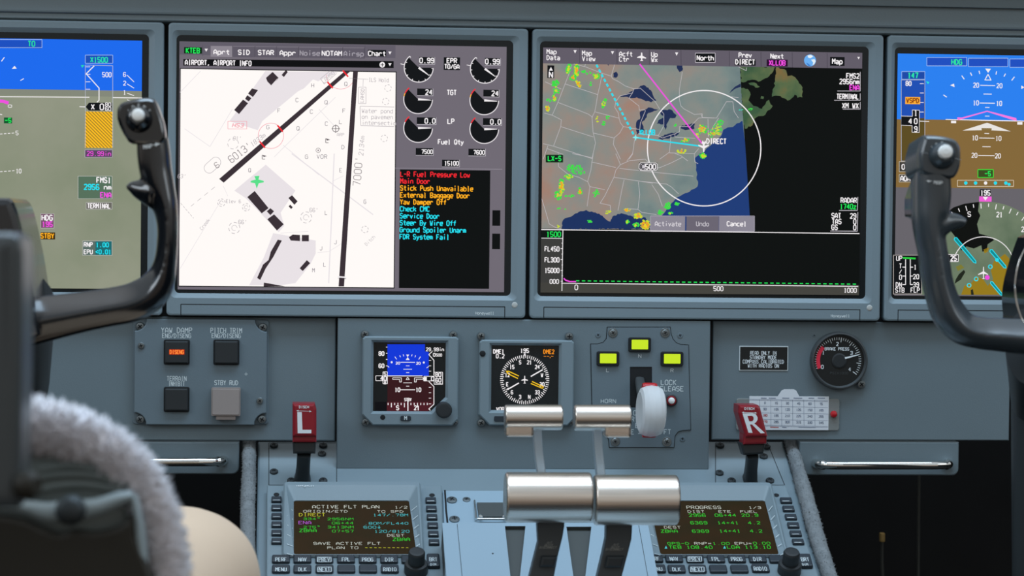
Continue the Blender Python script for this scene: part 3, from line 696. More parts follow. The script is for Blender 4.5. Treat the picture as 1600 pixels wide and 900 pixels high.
# route, ring, symbols
D.arc(1100.2, 231.6, 88.6, 0, 360, 6, WH, 1.7, 96, 90.2)
E.dash((436, 230), (705, 735), 7, CYN, 3.0, 22, 16); E.line([(740, 225), (1180, 785)], 7, MAG, 2.2); E.line([(715, 742), (1170, 803)], 7, CYN, 2.2)
E.poly([(712+(24 if k % 2 == 0 else 8)*math.cos(k*PI/4), 742-(24 if k % 2 == 0 else 8)*math.sin(k*PI/4)) for k in range(8)], 8, em('#7ff0f4')); E.text('XLLOB', 793, 705, 7.4, 8, CYN, 5.0)
E.poly([(1183, 762), (1193, 775), (1203, 762), (1207, 780), (1197, 790), (1196, 800), (1227, 792), (1227, 800), (1197, 818), (1194, 845), (1187, 845), (1184, 818), (1153, 800), (1153, 792), (1184, 800), (1184, 790), (1176, 780)], 8, WH)
F.text('DIRECT', 110, 768, 7.6, 9, WH, 5.3, wt=.2)
# menu bar
band(s, L, vz(1100, 103.2), L[3], 6, em('#625c68'))
for x in (318, 580, 808, 1030): E.line([(x, 108+x*.02), (x+1, 212+x*.02)], 7, em('#4a4550'), .9)
for x in (200, 423, 643, 888): F.line([(x, 132+x*.018), (x+1, 238+x*.018)], 7, em('#4a4550'), .9)
for tx, x, y in (('Map', 88, 138), ('Data', 88, 180), ('Map', 337, 148), ('View', 337, 187), ('Acft', 598, 154), ('Ctr', 598, 191), ('Up', 823, 157), ('Wx', 823, 194)): E.text(tx, x, y, 6.8, 8, WH, 5.4, 'l', wt=.18)
for x, y in ((286, 139), (549, 146), (1000, 155)): E.poly([(x-11, y-11), (x+11, y-11), (x, y+12)], 8, WH)
E.poly([(750, 145), (758, 145), (760, 168), (785, 180), (785, 187), (760, 184), (758, 196), (766, 203), (742, 203), (750, 196), (748, 184), (722, 182), (722, 176), (748, 166)], 8, WH)
D.rect(1086.5, 83, 1117.5, 97.5, 7, BLK2); D.box(1086.5, 83, 1117.5, 97.5, 8, GRY, .8); D.text('North', 1102, 90.6, 7, 9, WH, 5.4)
F.text('Prev', 312, 163, 6.8, 8, WH, 5.3); F.rect(238, 190, 386, 236, 7, BLK2); F.text('DIRECT', 312, 211, 7.2, 9, WH, 5.2)
F.text('Next', 536, 170, 6.8, 8, WH, 5.3); F.rect(463, 194, 611, 242, 7, em('#2c0a30')); F.text('XLLOB', 537, 217, 7.2, 9, MAG, 5.3)
F.disc(768, 200, 42, 8, em('#6aaef0'), 26); F.poly([(750, 165), (775, 160), (790, 172), (770, 185), (755, 180)], 9, em('#e6f0f6')); F.poly([(775, 195), (800, 190), (808, 205), (798, 225), (785, 235), (790, 215)], 9, em('#dfecf4')); F.poly([(740, 215), (760, 225), (775, 240), (755, 238)], 9, em('#3f7ed0'))
F.rect(909, 175, 1011, 238, 7, BLK2); F.text('Map', 960, 207, 7.4, 9, WH, 5.6); F.poly([(1100, 175), (1119, 175), (1110, 192)], 8, WH)
E.rect(91, 235, 139, 324, 7, BLK2); E.poly([(116, 246), (130, 272), (102, 272)], 8, WH); E.text('N', 116, 300, 8.5, 8, WH, wt=.2)
D.rect(853, 242, 879.5, 253.5, 7, BLK2); D.box(853, 242, 879.5, 253.5, 8, em('#0c5a24'), .8); D.text('LX-S', 866.5, 247.6, 7.2, 9, GRN, 5.4)
for tx, x, y, c in (('FMS2', 1113, 310, WH), ('2956nm', 1113, 350, WH), ('ENA', 1113, 391, MAG), ('TERMINAL', 1108, 455, WH), ('XM WX', 1108, 519, WH)): F.text(tx, x, y, 7.4, 8, c, 4.35 if len(tx) == 8 else 5.3, 'r', wt=.19)
for a, b_, c in ((960, 415, 280), (938, 480, 432), (998, 542, 492)): F.line([(a, b_), (1121, b_), (1121, c)], 8, GRY, .9)
for tx, x, y, c, al in (('RADAR', 811, 244, WH, 'r'), ('1740z', 808, 276, GRN, 'r'), ('SAT', 682, 323, WH, 'l'), ('29', 808, 325, WH, 'r'), ('TAS', 684, 353, WH, 'l'), ('0', 808, 355, WH, 'r'), ('GS', 682, 383, WH, 'l'), ('0', 808, 385, WH, 'r')): Hz.text(tx, x, y, 7.4, 8, c, 5.2, al, wt=.18)
Hz.line([(720, 296), (815, 296), (818, 226)], 8, GRY, .9); Hz.line([(674, 403), (815, 404), (818, 305)], 8, GRY, .9)
# range label, buttons
D.rect(998.5, 254, 1027, 266.5, 8, BLK2); D.line([(1001, 254.3), (1025, 254.8), (1027.2, 257), (1027, 264), (1025, 266.5), (1001, 266), (998.5, 263), (998.7, 257)], 9, WH, .9, True); D.text('500', 1016.5, 260.5, 7.6, 10, WH, 5.8); D.poly([(1001, 256), (1008, 256), (1008, 265), (1001, 265)], 9, GRY); D.text('C', 1004.7, 260.5, 7, 11, BLK2)
for x0_, x1_, tx, c, bgc in ((1017, 1070.5, 'Activate', em('#d8d4da'), '#8b8794'), (1072.5, 1123, 'Undo', em('#c4c0c8'), '#6a6572'), (1123.5, 1178.5, 'Cancel', WH, '#8b8794')):
    D.rect(x0_, 338, x1_, 361, 8, em(bgc)); D.text(tx, (x0_+x1_)/2, 349.7, 6.8, 10, c, 5.2, wt=.2 if tx == 'Cancel' else .15)
D.box(1016.5, 337.5, 1178.8, 361.5, 9, em('#a8a4b0'), .9)
# vertical profile
h0 = vz(880, 359.6); band(s, L, L[2], h0, 5, em('#0b0e0d')); band(s, L, L[2], vz(1100, 443.5), 6, em('#45443f')); band(s, L, L[2], h0, 6, em('#3c3c3a'), None, ux(878.5, 400))
D.line([(845.8, 358.6), (1343, 365)], 9, WH, 1.3); D.line([(879.6, 359), (878, 454.6)], 9, WH, 1.1); D.line([(877, 442.5), (1341, 447.5)], 9, WH, 1.2)
band(s, L, vz(862, 372), vz(862, 360), 7, em('#0c1510'), None, ux(879, 366)); D.text('1500', 865, 366, 7.4, 9, GRN, 5.8, wt=.18); D.line([(846, 372), (879, 372.5)], 8, WH, 1.0)
for tx, y in (('FL450', 389), ('FL300', 406), ('15000', 422.5)): D.text(tx, 862.5, y, 7.0, 9, WH, 4.7, wt=.18)
D.text('000', 866, 439.8, 6.4, 9, WH, 5, wt=.18)
for k in range(8): y = 380+k*8.5; D.line([(877.5 if k % 2 == 0 else 876, y), (879.5, y)], 9, WH, .9)
D.dash((900, 438.8), (1340, 444), 8, GRN, 1.5, 5.2, 4.0); D.line([(881, 435), (884, 438), (890, 440), (900, 440)], 9, MAG, 2.0)
D.text('0', 900.5, 449, 7.4, 9, WH, wt=.15); D.text('500', 1122.5, 451, 6.8, 9, WH, 5.4, wt=.16); D.text('1000', 1328.5, 453.6, 6.8, 9, WH, 5.2, wt=.16)
tag(s.build('screen', t), 'lit screen with a weather map and a dark height profile below')

# ---------------- display -1: left flight display
t, s, D, L = display(-1)
band(s, L, L[2], vz(110, 140.5), 1, em_noise('lit_ground_green', [(.35, '#848c76'), (.65, '#929683')], 14, 4)); band(s, L, vz(110, 140.5), L[3], 1, em('#1b6aee'))
band(s, L, vz(110, 140.5)-.0052, vz(110, 140.5), 2, em('#84887a'))
K = Draw(s, PSC, tf=zf(0, 0, 3.6)); Kl = Draw(s, PSC, tf=zf(0, 240, 3.461))
K.rect(-420, 222, 236, 268, 3, em('#1a4fc0')); K.box(-420, 222, 236, 268, 4, em('#a8c4f0'), .8); K.text('TO', 177, 246, 7.8, 5, em('#28d8a0'), 6)
K.line([(-500, 541), (503, 547)], 4, WH, 1.4); K.line([(635, 549), (800, 551)], 4, WH, 1.3)
K.line([(8, 345), (25, 322)], 4, WH, 1.3); K.poly([(66, 388), (82, 370), (94, 386)], 4, WH); K.line([(115, 453), (134, 442)], 4, WH, 1.2)
K.rect(480, 310, 634, 356, 3, em('#1c50b8')); K.box(480, 310, 634, 356, 4, em('#a8c4f0'), .8); K.text('X1500', 557, 336, 7.6, 5, em('#28d8b0'), 5.6)
K.line([(480, 830), (480, 366), (634, 370), (634, 830)], 4, em('#b8bcc8'), .8)
for y in (376, 418, 460, 502): K.line([(482, y), (508, y)], 5, WH, 1.0)
K.text('500', 601, 420, 7, 5, WH, 5, wt=.16); K.line([(530, 370), (485, 415), (557, 495), (557, 565), (545, 575)], 5, WH, 1.5)
K.poly([(455, 366), (475, 366), (462, 382)], 5, em('#28d8b0'))
for tx, y in (('6', 419), ('2', 468), ('1', 520)): K.text(tx, 701, y, 6.4, 5, WH, wt=.16); K.line([(715, y+4), (754, y+(42 if tx == '6' else 28 if tx == '2' else 18))], 5, WH, 1.1)
K.line([(715, 561), (735, 569)], 5, WH, 1.0)
K.poly([(482, 601), (500, 578), (630, 578), (630, 622), (500, 622)], 6, BLK2); K.text('0', 573, 601, 9, 8, WH, wt=.17); K.text('X', 522, 601, 7.5, 8, WH, wt=.2); K.text('80', 608, 588, 5.6, 8, WH, 5, wt=.18); K.text('60', 608, 612, 5.6, 8, WH, 5, wt=.18)
K.line([(447, 600), (480, 601)], 5, WH, 1.2)
yel, ydk = em('#ffc020'), em('#a88428')
K.rect(478, 628, 632, 832, 3, yel)
x = 478
for k in range(-14, 12):       # diagonal hatching, clipped to the tape
    xa = 478+k*19; pts = []
    def yx(xx): return 628+(xx-xa)*1.0
    lo = max(478, xa); hi = min(632, xa+204)
    if hi-lo > 3:
        K.line([(lo, yx(lo)), (hi, yx(hi))], 4, ydk, 1.7)
K.rect(478, 843, 632, 884, 3, em('#5a4460')); K.box(478, 843, 632, 884, 4, em('#b0a8b8'), .8); K.text('29.99in', 556, 864, 6.6, 5, MAG, 5.5, wt=.16)
K.line([(-60, 565), (20, 570), (48, 580)], 5, MAG, 5); K.text('0', 56, 597, 4, 5, WH, 8, wt=.2); K.line([(-20, 640), (12, 645)], 5, WH, 1.2)
K.rect(22, 661, 68, 694, 3, em('#0c5a2c')); K.text('-5', 45, 677, 6.6, 5, GRN, 5.4); K.dash((0, 754), (80, 748), 5, WH, 1.0, 14, 8); K.text('5', 96, 748, 6.2, 5, WH, wt=.14)
Kl.dash((0, 98), (78, 92), 5, WH, 1.0, 14, 8); Kl.text('10', 101, 94, 6.4, 5, WH, 4.6, wt=.14)
def kbox(x0, y0, x1, y1, c): Kl.rect(x0, y0, x1, y1, 3, em(c)); Kl.box(x0, y0, x1, y1, 4, em('#b4b6b0'), .8)
kbox(422, 122, 606, 244, '#56705c'); Kl.text('FMS1', 598, 144, 8, 5, WH, 5.8, 'r'); Kl.text('2956', 535, 181, 8, 5, CYN, 6.2, 'r'); Kl.text('nm', 600, 182, 7, 5, WH, 6.2, 'r'); Kl.text('ENA', 600, 224, 7.6, 5, MAG, 6, 'r')
kbox(466, 264, 606, 301, '#6a6862'); Kl.text('TERMINAL', 535, 283, 7, 5, WH, 4.6)
kbox(220, 325, 292, 403, '#78546c'); Kl.text('HDG', 255, 347, 8, 5, WH, 6); Kl.text('195', 256, 382, 7.4, 5, MAG, 5.8)
Kl.rect(220, 426, 298, 464, 3, em('#3c2c14')); Kl.text('STBY', 256, 445, 7.4, 5, YEL, 5.5)
kbox(447, 472, 606, 550, '#5a6c66'); Kl.rect(516, 474, 604, 548, 4, em('#1f6a70')); Kl.text('RNP', 455, 492, 6.4, 6, WH, 4.8, 'l'); Kl.text('1.00', 520, 493, 6.4, 6, CYN, 5.2, 'l'); Kl.text('EPU', 455, 531, 6.4, 6, WH, 4.8, 'l'); Kl.text('<0.01', 518, 531, 6.4, 6, CYN, 5.0, 'l')
tag(s.build('screen', t), 'lit screen split into blue sky and grey-green ground')

# ---------------- display 2: right flight display
t, s, D, L = display(2)
zh = vz(1500, 187.5)
band(s, L, zh, L[3], 1, em('#2a80f0')); band(s, L, vz(1500, 293.8), zh, 1, em('#84683a')); band(s, L, L[2], vz(1500, 293.8), 1, em('#67646a'))
I = Draw(s, PSC, tf=zf(1370, 60, 4.5)); J = Draw(s, PSC, tf=zf(1370, 250, 3)); Jf = Draw(s, PSC, tf=zf(1370, 370, 6.922))
for x0_, x1_ in ((352, 632), (645, 922), (935, 1215)):
    I.rect(x0_, 134+(x0_-352)*.018, x1_, 193+(x0_-352)*.018, 3, em('#1f4fc0')); I.box(x0_, 134+(x0_-352)*.018, x1_, 193+(x0_-352)*.018, 4, em('#9cbcf0'), .9)
I.text('HDG', 562, 166, 8, 5, em('#2ee0a0'), 5.8)
I.rect(172, 292, 335, 862, 3, em('#5c4c22')); I.rect(172, 292, 335, 560, 4, em('#1f4fb4')); I.box(172, 292, 338, 862, 5, em('#b0b4c4'), .8)
I.rect(175, 233, 338, 288, 3, em('#1c4aa8')); I.box(175, 233, 338, 288, 4, em('#a0bcf0'), .8); I.text('147', 254, 260, 8, 5, em('#2ee8a8'), 5.6)
I.text('80', 223, 317, 6.6, 6, WH, 4.8); 
for y in (318, 384, 451, 518): I.line([(303, y), (330, y)], 6, WH, 1.1)
I.rect(200, 412, 305, 462, 7, em('#ffb030')); I.text('VSPD', 252, 437, 7, 8, em('#8c3c10'), 5.2)
I.rect(172, 548, 300, 612, 7, BLK2); I.rect(248, 505, 300, 660, 7, BLK2); I.line([(172, 546), (250, 548), (250, 503), (300, 505)], 8, WH, .8); I.line([(172, 610), (248, 614), (248, 660), (298, 662), (300, 505)], 8, WH, .8)
I.text('4', 235, 582, 8, 9, WH, wt=.18); 
for tx, y in (('1', 525), ('0', 582), ('9', 638)): I.text(tx, 274, y, 8, 9, WH, 6, wt=.18)
I.line([(302, 582), (368, 584)], 8, WH, 1.2); I.poly([(345, 300), (370, 308), (360, 322)], 5, em('#2ee0d0'))
I.poly([(762, 212), (802, 214), (783, 242)], 6, WH); I.line([(782, 252), (803, 293), (760, 292)], 6, WH, 1.3, True)
for x0_, y0_, x1_, y1_ in ((597, 262, 615, 287), (658, 240, 668, 262), (719, 228, 724, 250), (842, 232, 838, 254), (905, 248, 894, 268), (968, 270, 948, 296), (468, 397, 492, 413), (1040, 300, 1060, 290)): I.line([(x0_, y0_), (x1_, y1_)], 6, WH, 1.4)
I.poly([(515, 330), (543, 318), (547, 342)], 6, WH); I.poly([(1016, 332), (1016, 355), (1040, 345)], 6, WH)
for y, tx, x0_, x1_, a, b_ in ((330, '20', 727, 832, 698, 862), (454, '10', 724, 830, 697, 860), (700, '10', 720, 827, 690, 855), (823, '20', 713, 828, 686, 851)):
    I.line([(x0_, y), (x1_, y+2)], 6, WH, 1.2); I.text(tx, a, y-1, 6.8, 6, WH, 4.8, wt=.16); I.text(tx, b_, y+3, 6.8, 6, WH, 4.8, wt=.16)
for y, a, b_ in ((391, 750, 808), (485, 762, 792), (546, 760, 792), (668, 757, 790), (761, 742, 800)): I.line([(a, y), (b_, y+1)], 6, WH, 1.0)
I.line([(484, 570), (1035, 582)], 6, WH, 1.3); I.poly([(565, 555), (600, 556), (775, 508), (980, 560), (985, 580), (960, 575), (776, 516), (570, 576)], 7, em('#f87ae0'))
I.poly([(776, 593), (942, 654), (806, 646), (806, 632), (740, 631), (738, 645), (602, 648)], 7, em('#e8e4e0')); I.line([(738, 632), (806, 633), (806, 642), (738, 641)], 8, em('#8a7a50'), .7, True)
I.rect(522, 579, 558, 596, 7, WH); I.rect(988, 588, 1024, 606, 7, WH)
I.rect(168, 875, 300, 935, 7, em('#4a443c')); J.rect(105, 8, 175, 55, 7, em('#3e3a36')); J.box(105, 8, 200, 55, 8, em('#c8c0b0'), .8); J.text('0.0', 118, 32, 7.4, 9, WH, 5.6, 'l'); J.rect(105, 68, 200, 103, 7, em('#3e3a36')); J.box(105, 68, 200, 103, 8, em('#c8c0b0'), .8); J.text('AOA', 112, 86, 7.4, 9, WH, 5.4, 'l')
J.box(474, 45, 546, 82, 8, em('#30d838'), 1.2); J.rect(474, 45, 546, 82, 7, em('#3a4a20')); J.text('-5', 520, 64, 6.6, 9, GRN, 5.4)
J.box(378, 95, 641, 124, 7, em('#d8c8b0'), .9)
for x, c in ((417, CYN), (463, CYN), (510, WH), (556, CYN), (605, CYN)): J.disc(x, 108, 8, 8, c)
J.disc(620, 114, 7, 8, CYN); J.rect(150, 165, 180, 230, 7, BLK2)
# compass rose
J.rect(483, 138, 534, 168, 8, BLK2); J.text('195', 509, 154, 7.2, 9, WH, 5.4); J.rect(480, 171, 538, 195, 8, em('#f060d8')); J.poly([(497, 173), (521, 173), (509, 190)], 9, WH)
rc = (505, 525); R_ = 330
GREEN = em_noise('lit_ground_rose', [(.35, '#5c6e58'), (.5, '#687862'), (.7, '#76846c')], 30, 5)
J.poly([(rc[0]+R_*math.cos(math.radians(a)), rc[1]-R_*math.sin(math.radians(a))) for a in range(158, 30, -4)]+[(790, 632), (200, 632)], 2, GREEN)
J.poly([(330, 245), (360, 222), (410, 205), (480, 196), (475, 240), (485, 260), (470, 300), (480, 345), (535, 360), (550, 375), (520, 395), (515, 425), (495, 430), (490, 400), (455, 415), (420, 405), (395, 425), (375, 370), (345, 330)], 3, em('#0c0e0c'))
AMB = em('#94791c')
J.poly([(548, 475), (580, 455), (600, 440), (620, 460), (630, 500), (622, 560), (605, 632), (395, 632), (410, 590), (440, 580), (470, 545), (500, 560), (520, 590), (545, 560), (535, 520)], 3, AMB); J.poly([(500, 420), (525, 410), (520, 430), (505, 438)], 3, AMB)
J.poly([(370, 500), (395, 490), (410, 505), (380, 520)], 3, em('#7c7a34'))
J.poly([(395, 560), (365, 580), (370, 560), (385, 535), (408, 515), (415, 525), (400, 550)], 4, em('#20261c')); J.poly([(442, 632), (440, 610), (450, 605), (455, 632)], 4, em('#20261c'))
for k in range(-7, 7):
    a = math.radians(90-k*11.25/2*1.15+3); r1 = 322; r0 = 322-(24 if k % 2 == 0 else 16)
    x1_, y1_ = rc[0]+r1*math.cos(a), rc[1]-r1*math.sin(a)
    if y1_ < 290 and x1_ > 340: J.line([(x1_, y1_), (rc[0]+r0*math.cos(a), rc[1]-r0*math.sin(a))], 6, WH, 1.3)
J.text('S', 433, 254, 7.4, 7, WH, wt=.16); J.text('21', 575, 256, 7.4, 7, WH, 5.2, wt=.16); J.text('24', 692, 325, 7.4, 7, WH, 5.2, wt=.16)
J.arc(500, 505, 145, 155, 24, 7, WH, 1.2); J.rect(320, 443, 382, 476, 7, BLK2); J.box(320, 443, 382, 476, 8, WH, .9); J.text('.25', 352, 460, 7.4, 9, WH, 5.2)
def rwy(a, b_, w):
    a = Vector(a); b_ = Vector(b_); d = (b_-a).normalized(); n = Vector((-d.y, d.x))*w
    Jf.poly([a+n, b_+n*.8, b_+d*18, b_-n*.8, a-n, a-d*12], 6, em('#128890')); Jf.line([a+n, b_+n*.8, b_+d*18, b_-n*.8, a-n, a-d*12], 7, CYN, 1.2, True)
rwy((850, 20), (1060, 270), 17); rwy((1235, 150), (1385, 325), 17); rwy((1240, 495), (1345, 620), 14)
for x, y in ((1228, 323), (1075, 456), (998, 525)): Jf.arc(x, y, 20, 0, 360, 7, CYN, 1.4, 16)
Jf.disc(1300, 250, 20, 8, CYN)
Jf.poly([(1150, 325), (1158, 325), (1160, 375), (1205, 405), (1205, 412), (1160, 400), (1158, 445), (1170, 455), (1140, 455), (1150, 445), (1148, 400), (1095, 412), (1095, 405), (1148, 375)], 9, WH); Jf.disc(1195, 440, 26, 8, MAG, 14)
# trim and flap box
J.rect(78, 446, 210, 628, 5, BLK2); J.box(78, 446, 210, 628, 6, em('#b0a8a4'), 1.0)
for tx, x, y in (('UP', 105, 461), ('T', 111, 497), ('/', 111, 523), ('0', 111, 550), ('DN', 103, 585), ('STB', 108, 610), ('1', 180, 502), ('20', 184, 547), ('39', 184, 585), ('FLP', 180, 610)): J.text(tx, x, y, 7.0 if tx != '/' else 6, 7, WH, 5.0, wt=.15)
J.line([(135, 465), (135, 584)], 7, WH, 1.2); J.line([(157, 465), (157, 584)], 7, WH, 1.2)
for y in (502, 544, 584): J.line([(120, y), (135, y)], 7, WH, 1.2); J.line([(157, y), (170, y)], 7, WH, 1.2)
J.line([(122, 459), (182, 462)], 8, em('#28d040'), 2.6)
tag(s.build('screen', t), 'lit screen split into blue sky and brown ground above a compass rose')
# ================================================================== LOWER PANEL INSTRUMENTS
def uvrect(pl, x0, y0, x1, y1, h=0.0):
    """panel-aligned rectangle (u0,v0,u1,v1) from a photo box"""
    u, v = pl.uv((x0+x1)/2, (y0+y1)/2, h); a, c = pl.sc((x0+x1)/2, (y0+y1)/2, h)
    return u-(x1-x0)/2*a, v-(y1-y0)/2*c, u+(x1-x0)/2*a, v+(y1-y0)/2*c
def rpx(pl, x0, y0, x1, y1, rp=2, h=0.0, n=4):
    q = uvrect(pl, x0, y0, x1, y1, h); return rrect(*q, rp*pl.sc(x0, y0, h)[0], n)
def at_thing(name, pl, x0, y0, x1, y1, label, cat, group=None, back=0.0):
    return thing(name, pl.at((x0+x1)/2, y1, -back), label, cat, group)
S1 = .00055   # metres per photo pixel, near enough for depths and radii

# ---- switch plate on the left
t = at_thing('switch_panel', PLL, 210, 500, 421, 664, 'grey four-button switch plate with an orange lit button, below the airport chart display', 'switch panel')
b = MB(); hB = .006
prism(b, PLL, rpx(PLL, 208, 499, 420, 663, 5), 0, .0015, 'switch_plate_paint', .0006)
u0, v0, u1, v1 = uvrect(PLL, 210, 499, 417, 664, hB); r = 19*S1
notch = []
for cx_, cy_, a in ((u1, v0, 180), (u1, v1, 270), (u0, v1, 0), (u0, v0, 90)):
    for k in range(7):
        th = math.radians(a-15*k); notch.append((cx_+r*math.cos(th), cy_+r*math.sin(th)))
prism(b, PLL, notch, .0012, hB, 'switch_plate_paint', .0008)
T = Draw(b, PLL, base=hB+.00008)
for tx, x, y, hp, adv in (('YAW DAMP', 276, 516, 7.8, 6.2), ('ENG/DISENG', 276, 524.6, 6.6, 4.6), ('PITCH TRIM', 353.5, 516.5, 7.6, 5.0), ('ENG/DISENG', 353.5, 524.6, 6.6, 4.6), ('TERRAIN', 276, 591.5, 6.8, 4.5), ('INHIBIT', 276, 599.5, 6.8, 3.7), ('STBY RUD', 353.5, 598, 7.0, 4.7)): T.text(tx, x, y, hp, 0, 'label_white', adv, wt=.125)
T.line([(382, 584.5), (387, 584.5)], 0, 'label_white', .8); T.line([(384.5, 582), (384.5, 587)], 0, 'label_white', .8)
b.build('plate', t)
for x, y in ((219, 510), (410.5, 511.5), (219, 655), (409.5, 655)): screw(t, PLL, x, y, 7, h=.0015, dome=.003)
for x, y in ((220.5, 540), (406, 626)): screw(t, PLL, x, y, 5.2, h=hB, dome=.0015, name='small_screw')
def push(parent, pl, x0, y0, x1, y1, h, lit=None, name='push_button'):
    b = MB(); prism(b, pl, rpx(pl, x0, y0, x1, y1, 2.5, h), h-.002, h+.0015, 'gap_black', .0004)
    prism(b, pl, rpx(pl, x0+2.2, y0+2.2, x1-2.2, y1-2.2, 2, h), h, h+.0045, 'dark_plastic', .0011)
    o = b.build(name, parent)
    if lit:
        b = MB(); D_ = Draw(b, pl, base=h+.00458); cx_ = (x0+x1)/2; cy_ = (y0+y1)/2
        D_.rect(cx_-12, cy_-4, cx_+12, cy_+4, 0, em('#b82c10')); D_.text('DISENG', cx_, cy_, 5.6, 1, em('#ff8c3c'), 3.7, wt=.19)
        tag(b.build('lit_legend', o), 'glowing orange DISENG legend')
    return o
push(t, PLL, 256, 530.5, 296.5, 569.5, hB, True); push(t, PLL, 333.5, 530.5, 374, 570, hB); push(t, PLL, 256, 604.5, 296, 643.5, hB); push(t, PLL, 333.5, 608, 374, 646, hB)
b = MB()
q = uvrect(PLL, 330.5, 605, 376, 649, hB); holed(b, PLL, rrect(*q, .001, 2), [rrect(q[0]+.0022, q[1]+.0022, q[2]-.0022, q[3]-.0022, .0008, 2)], hB, hB+.007, 'clear_guard')
prism(b, PLL, rrect(q[0]+.001, q[1]+.001, q[2]-.001, q[3]-.001, .001, 2), hB+.0068, hB+.0082, 'clear_guard', .0004)
prism(b, PLL, rrect(q[0]+.004, q[1]-.0035, q[2]-.004, q[1]+.001, .0006, 2), hB, hB+.006, 'clear_guard', .0004)
tag(b.build('guard', t), 'clear tinted flip-up guard')

# ---- small square instruments on the centre panel
def square_instrument(name, label, bx, op, cut, knob):
    t = at_thing(name, PLC, *bx, label, 'instrument', None)
    x0, y0, x1, y1 = uvrect(PLC, *bx); c = 17*S1; h = .0065
    poly = [(x0+c, y0), (x1-c*.55, y0), (x1, y0+c*.55), (x1, y1-.002), (x1-.002, y1), (x0+.002, y1), (x0, y1-.002), (x0, y0+c)]
    u0, v0, u1, v1 = uvrect(PLC, *op, h)
    hole = [(u0, v0), (u1-cut, v0), (u1, v0+cut), (u1, v1), (u0, v1)] if cut else [(u0, v0), (u1, v0), (u1, v1), (u0, v1)]
    b = MB(); e = .0014
    outer = ccw(poly)
    loft(b, PLC, [(outer, 0), (outer, h-e), (inset(outer, e*.8), h)], 'bezel_paint', cap1=False)
    o2 = inset(outer, e*.8)
    hb = hole if not cut else hole
    hin = inset(ccw(hole), -.0022)
    # face between outline and opening
    loops = [o2, list(reversed(hin))]; fl = [p for L_ in loops for p in L_]
    tr = tessellate_polygon([[Vector((a, b_, 0)) for a, b_ in L_] for L_ in loops]); fs = []
    for f in tr:
        a, b_, c_ = [fl[i] for i in f]
        fs.append(tuple(f) if (b_[0]-a[0])*(c_[1]-a[1])-(c_[0]-a[0])*(b_[1]-a[1]) > 0 else (f[0], f[2], f[1]))
    b.add([PLC.W(u, v, h) for u, v in fl], fs, 'bezel_paint')
    loft(b, PLC, [(hin, h), (ccw(hole), h-.0028), (ccw(hole), h-.005)], 'bezel_paint', cap1=False)
    b.build('bezel', t)
    s = MB(); flat(s, PLC, inset(ccw(hole), -.0005), h-.0042, 'glass_black')
    return t, s, Draw(s, PLC, base=h-.0041), h, (u0, v0, u1, v1)
t, s, D, h, Q = square_instrument('standby_flight_display', 'small square standby display with blue sky over dark red ground and a corner knob', (566, 525.5, 715.5, 664), (583.5, 535.5, 696.5, 643), .0125, True)
X = Draw(s, PLC, base=D.b, tf=zf(540, 500, 5))
X.poly([(327, 190), (620, 190), (620, 245), (650, 250), (650, 437), (327, 437)], 1, em('#1238d8')); X.poly([(327, 437), (650, 437), (690, 520), (690, 660), (645, 712), (327, 712)], 1, em('#36181c')); 
X.poly([(230, 640), (327, 640), (327, 712), (230, 712)], 1, em('#0e0e12'))
X.line([(327, 437), (600, 437)], 2, WH, 1.3)
X.poly([(322, 640), (690, 640), (690, 660), (645, 712), (322, 712)], 2, em('#4a1c24'))
def cl(*a): X.line(*a)
for y in (212, 260, 308, 358): cl([(315, y), (327, y)], 3, WH, 1.0)
X.text('80', 280, 262, 6, 3, WH, 4.6, wt=.22); X.text('60', 280, 358, 6, 3, WH, 4.6, wt=.22); cl([(327, 358), (340, 370)], 3, WH, 1)
X.rect(236, 436, 325, 474, 4, BLK2); X.box(236, 436, 325, 474, 5, WH, .9); X.rect(292, 405, 326, 498, 5, BLK2); X.box(292, 405, 326, 498, 6, WH, .9); X.text('40', 296, 456, 6.4, 7, WH, 5.2, wt=.2); X.text('5', 308, 420, 5, 7, WH, wt=.2); X.text('8', 308, 490, 4, 7, WH, wt=.25)
for a in (-35, -22, -12, 12, 22, 35):
    r0, r1 = 150, 176 if abs(a) == 35 else 165; rad = math.radians(90-a); X.line([(485+r0*math.cos(rad), 430-r0*math.sin(rad)), (485+r1*math.cos(rad), 430-r1*math.sin(rad))], 3, WH, 1)
X.poly([(473, 270), (497, 270), (485, 290), (500, 312), (470, 312), (485, 290)], 3, WH); X.disc(360, 330, 8, 3, WH); X.disc(611, 332, 8, 3, WH)
cl([(428, 330), (543, 331)], 3, WH, 1.2); X.text('20', 408, 337, 3.6, 3, WH, 3.6, wt=.25); X.text('20', 568, 338, 3.6, 3, WH, 3.6, wt=.25)
for y, w in ((358, 14), (385, 34), (411, 12), (491, 34), (517, 12)): cl([(485-w, y), (485+w, y)], 3, WH, .9)
cl([(425, 545), (543, 545)], 3, WH, 1.1); X.text('10', 405, 545, 6, 3, WH, 4.4, wt=.22); X.text('10', 569, 545, 6, 3, WH, 4.4, wt=.22)
cl([(368, 452), (436, 452), (436, 484), (422, 484), (422, 464), (368, 464), (368, 452)], 4, WH, .9); cl([(606, 452), (538, 452), (538, 484), (552, 484), (552, 464), (606, 464), (606, 452)], 4, WH, .9); X.line([(485, 446), (498, 466), (473, 466)], 4, WH, .9, True)
X.text('29.99in', 698, 230, 5, 3, WH, 4.1, wt=.2); X.text('0', 693, 272, 5, 3, WH, wt=.22); X.text('500', 730, 274, 4, 3, WH, 3.2, wt=.2)
cl([(675, 248), (650, 270), (690, 315), (690, 430)], 3, WH, 1.2); cl([(650, 480), (690, 520), (690, 658), (650, 695), (662, 706)], 3, WH, 1.2)
for y in (316, 358, 400, 526, 568, 611, 655): cl([(650, y), (668, y)], 3, WH, .9)
cl([(632, 375), (650, 362)], 3, WH, .9)
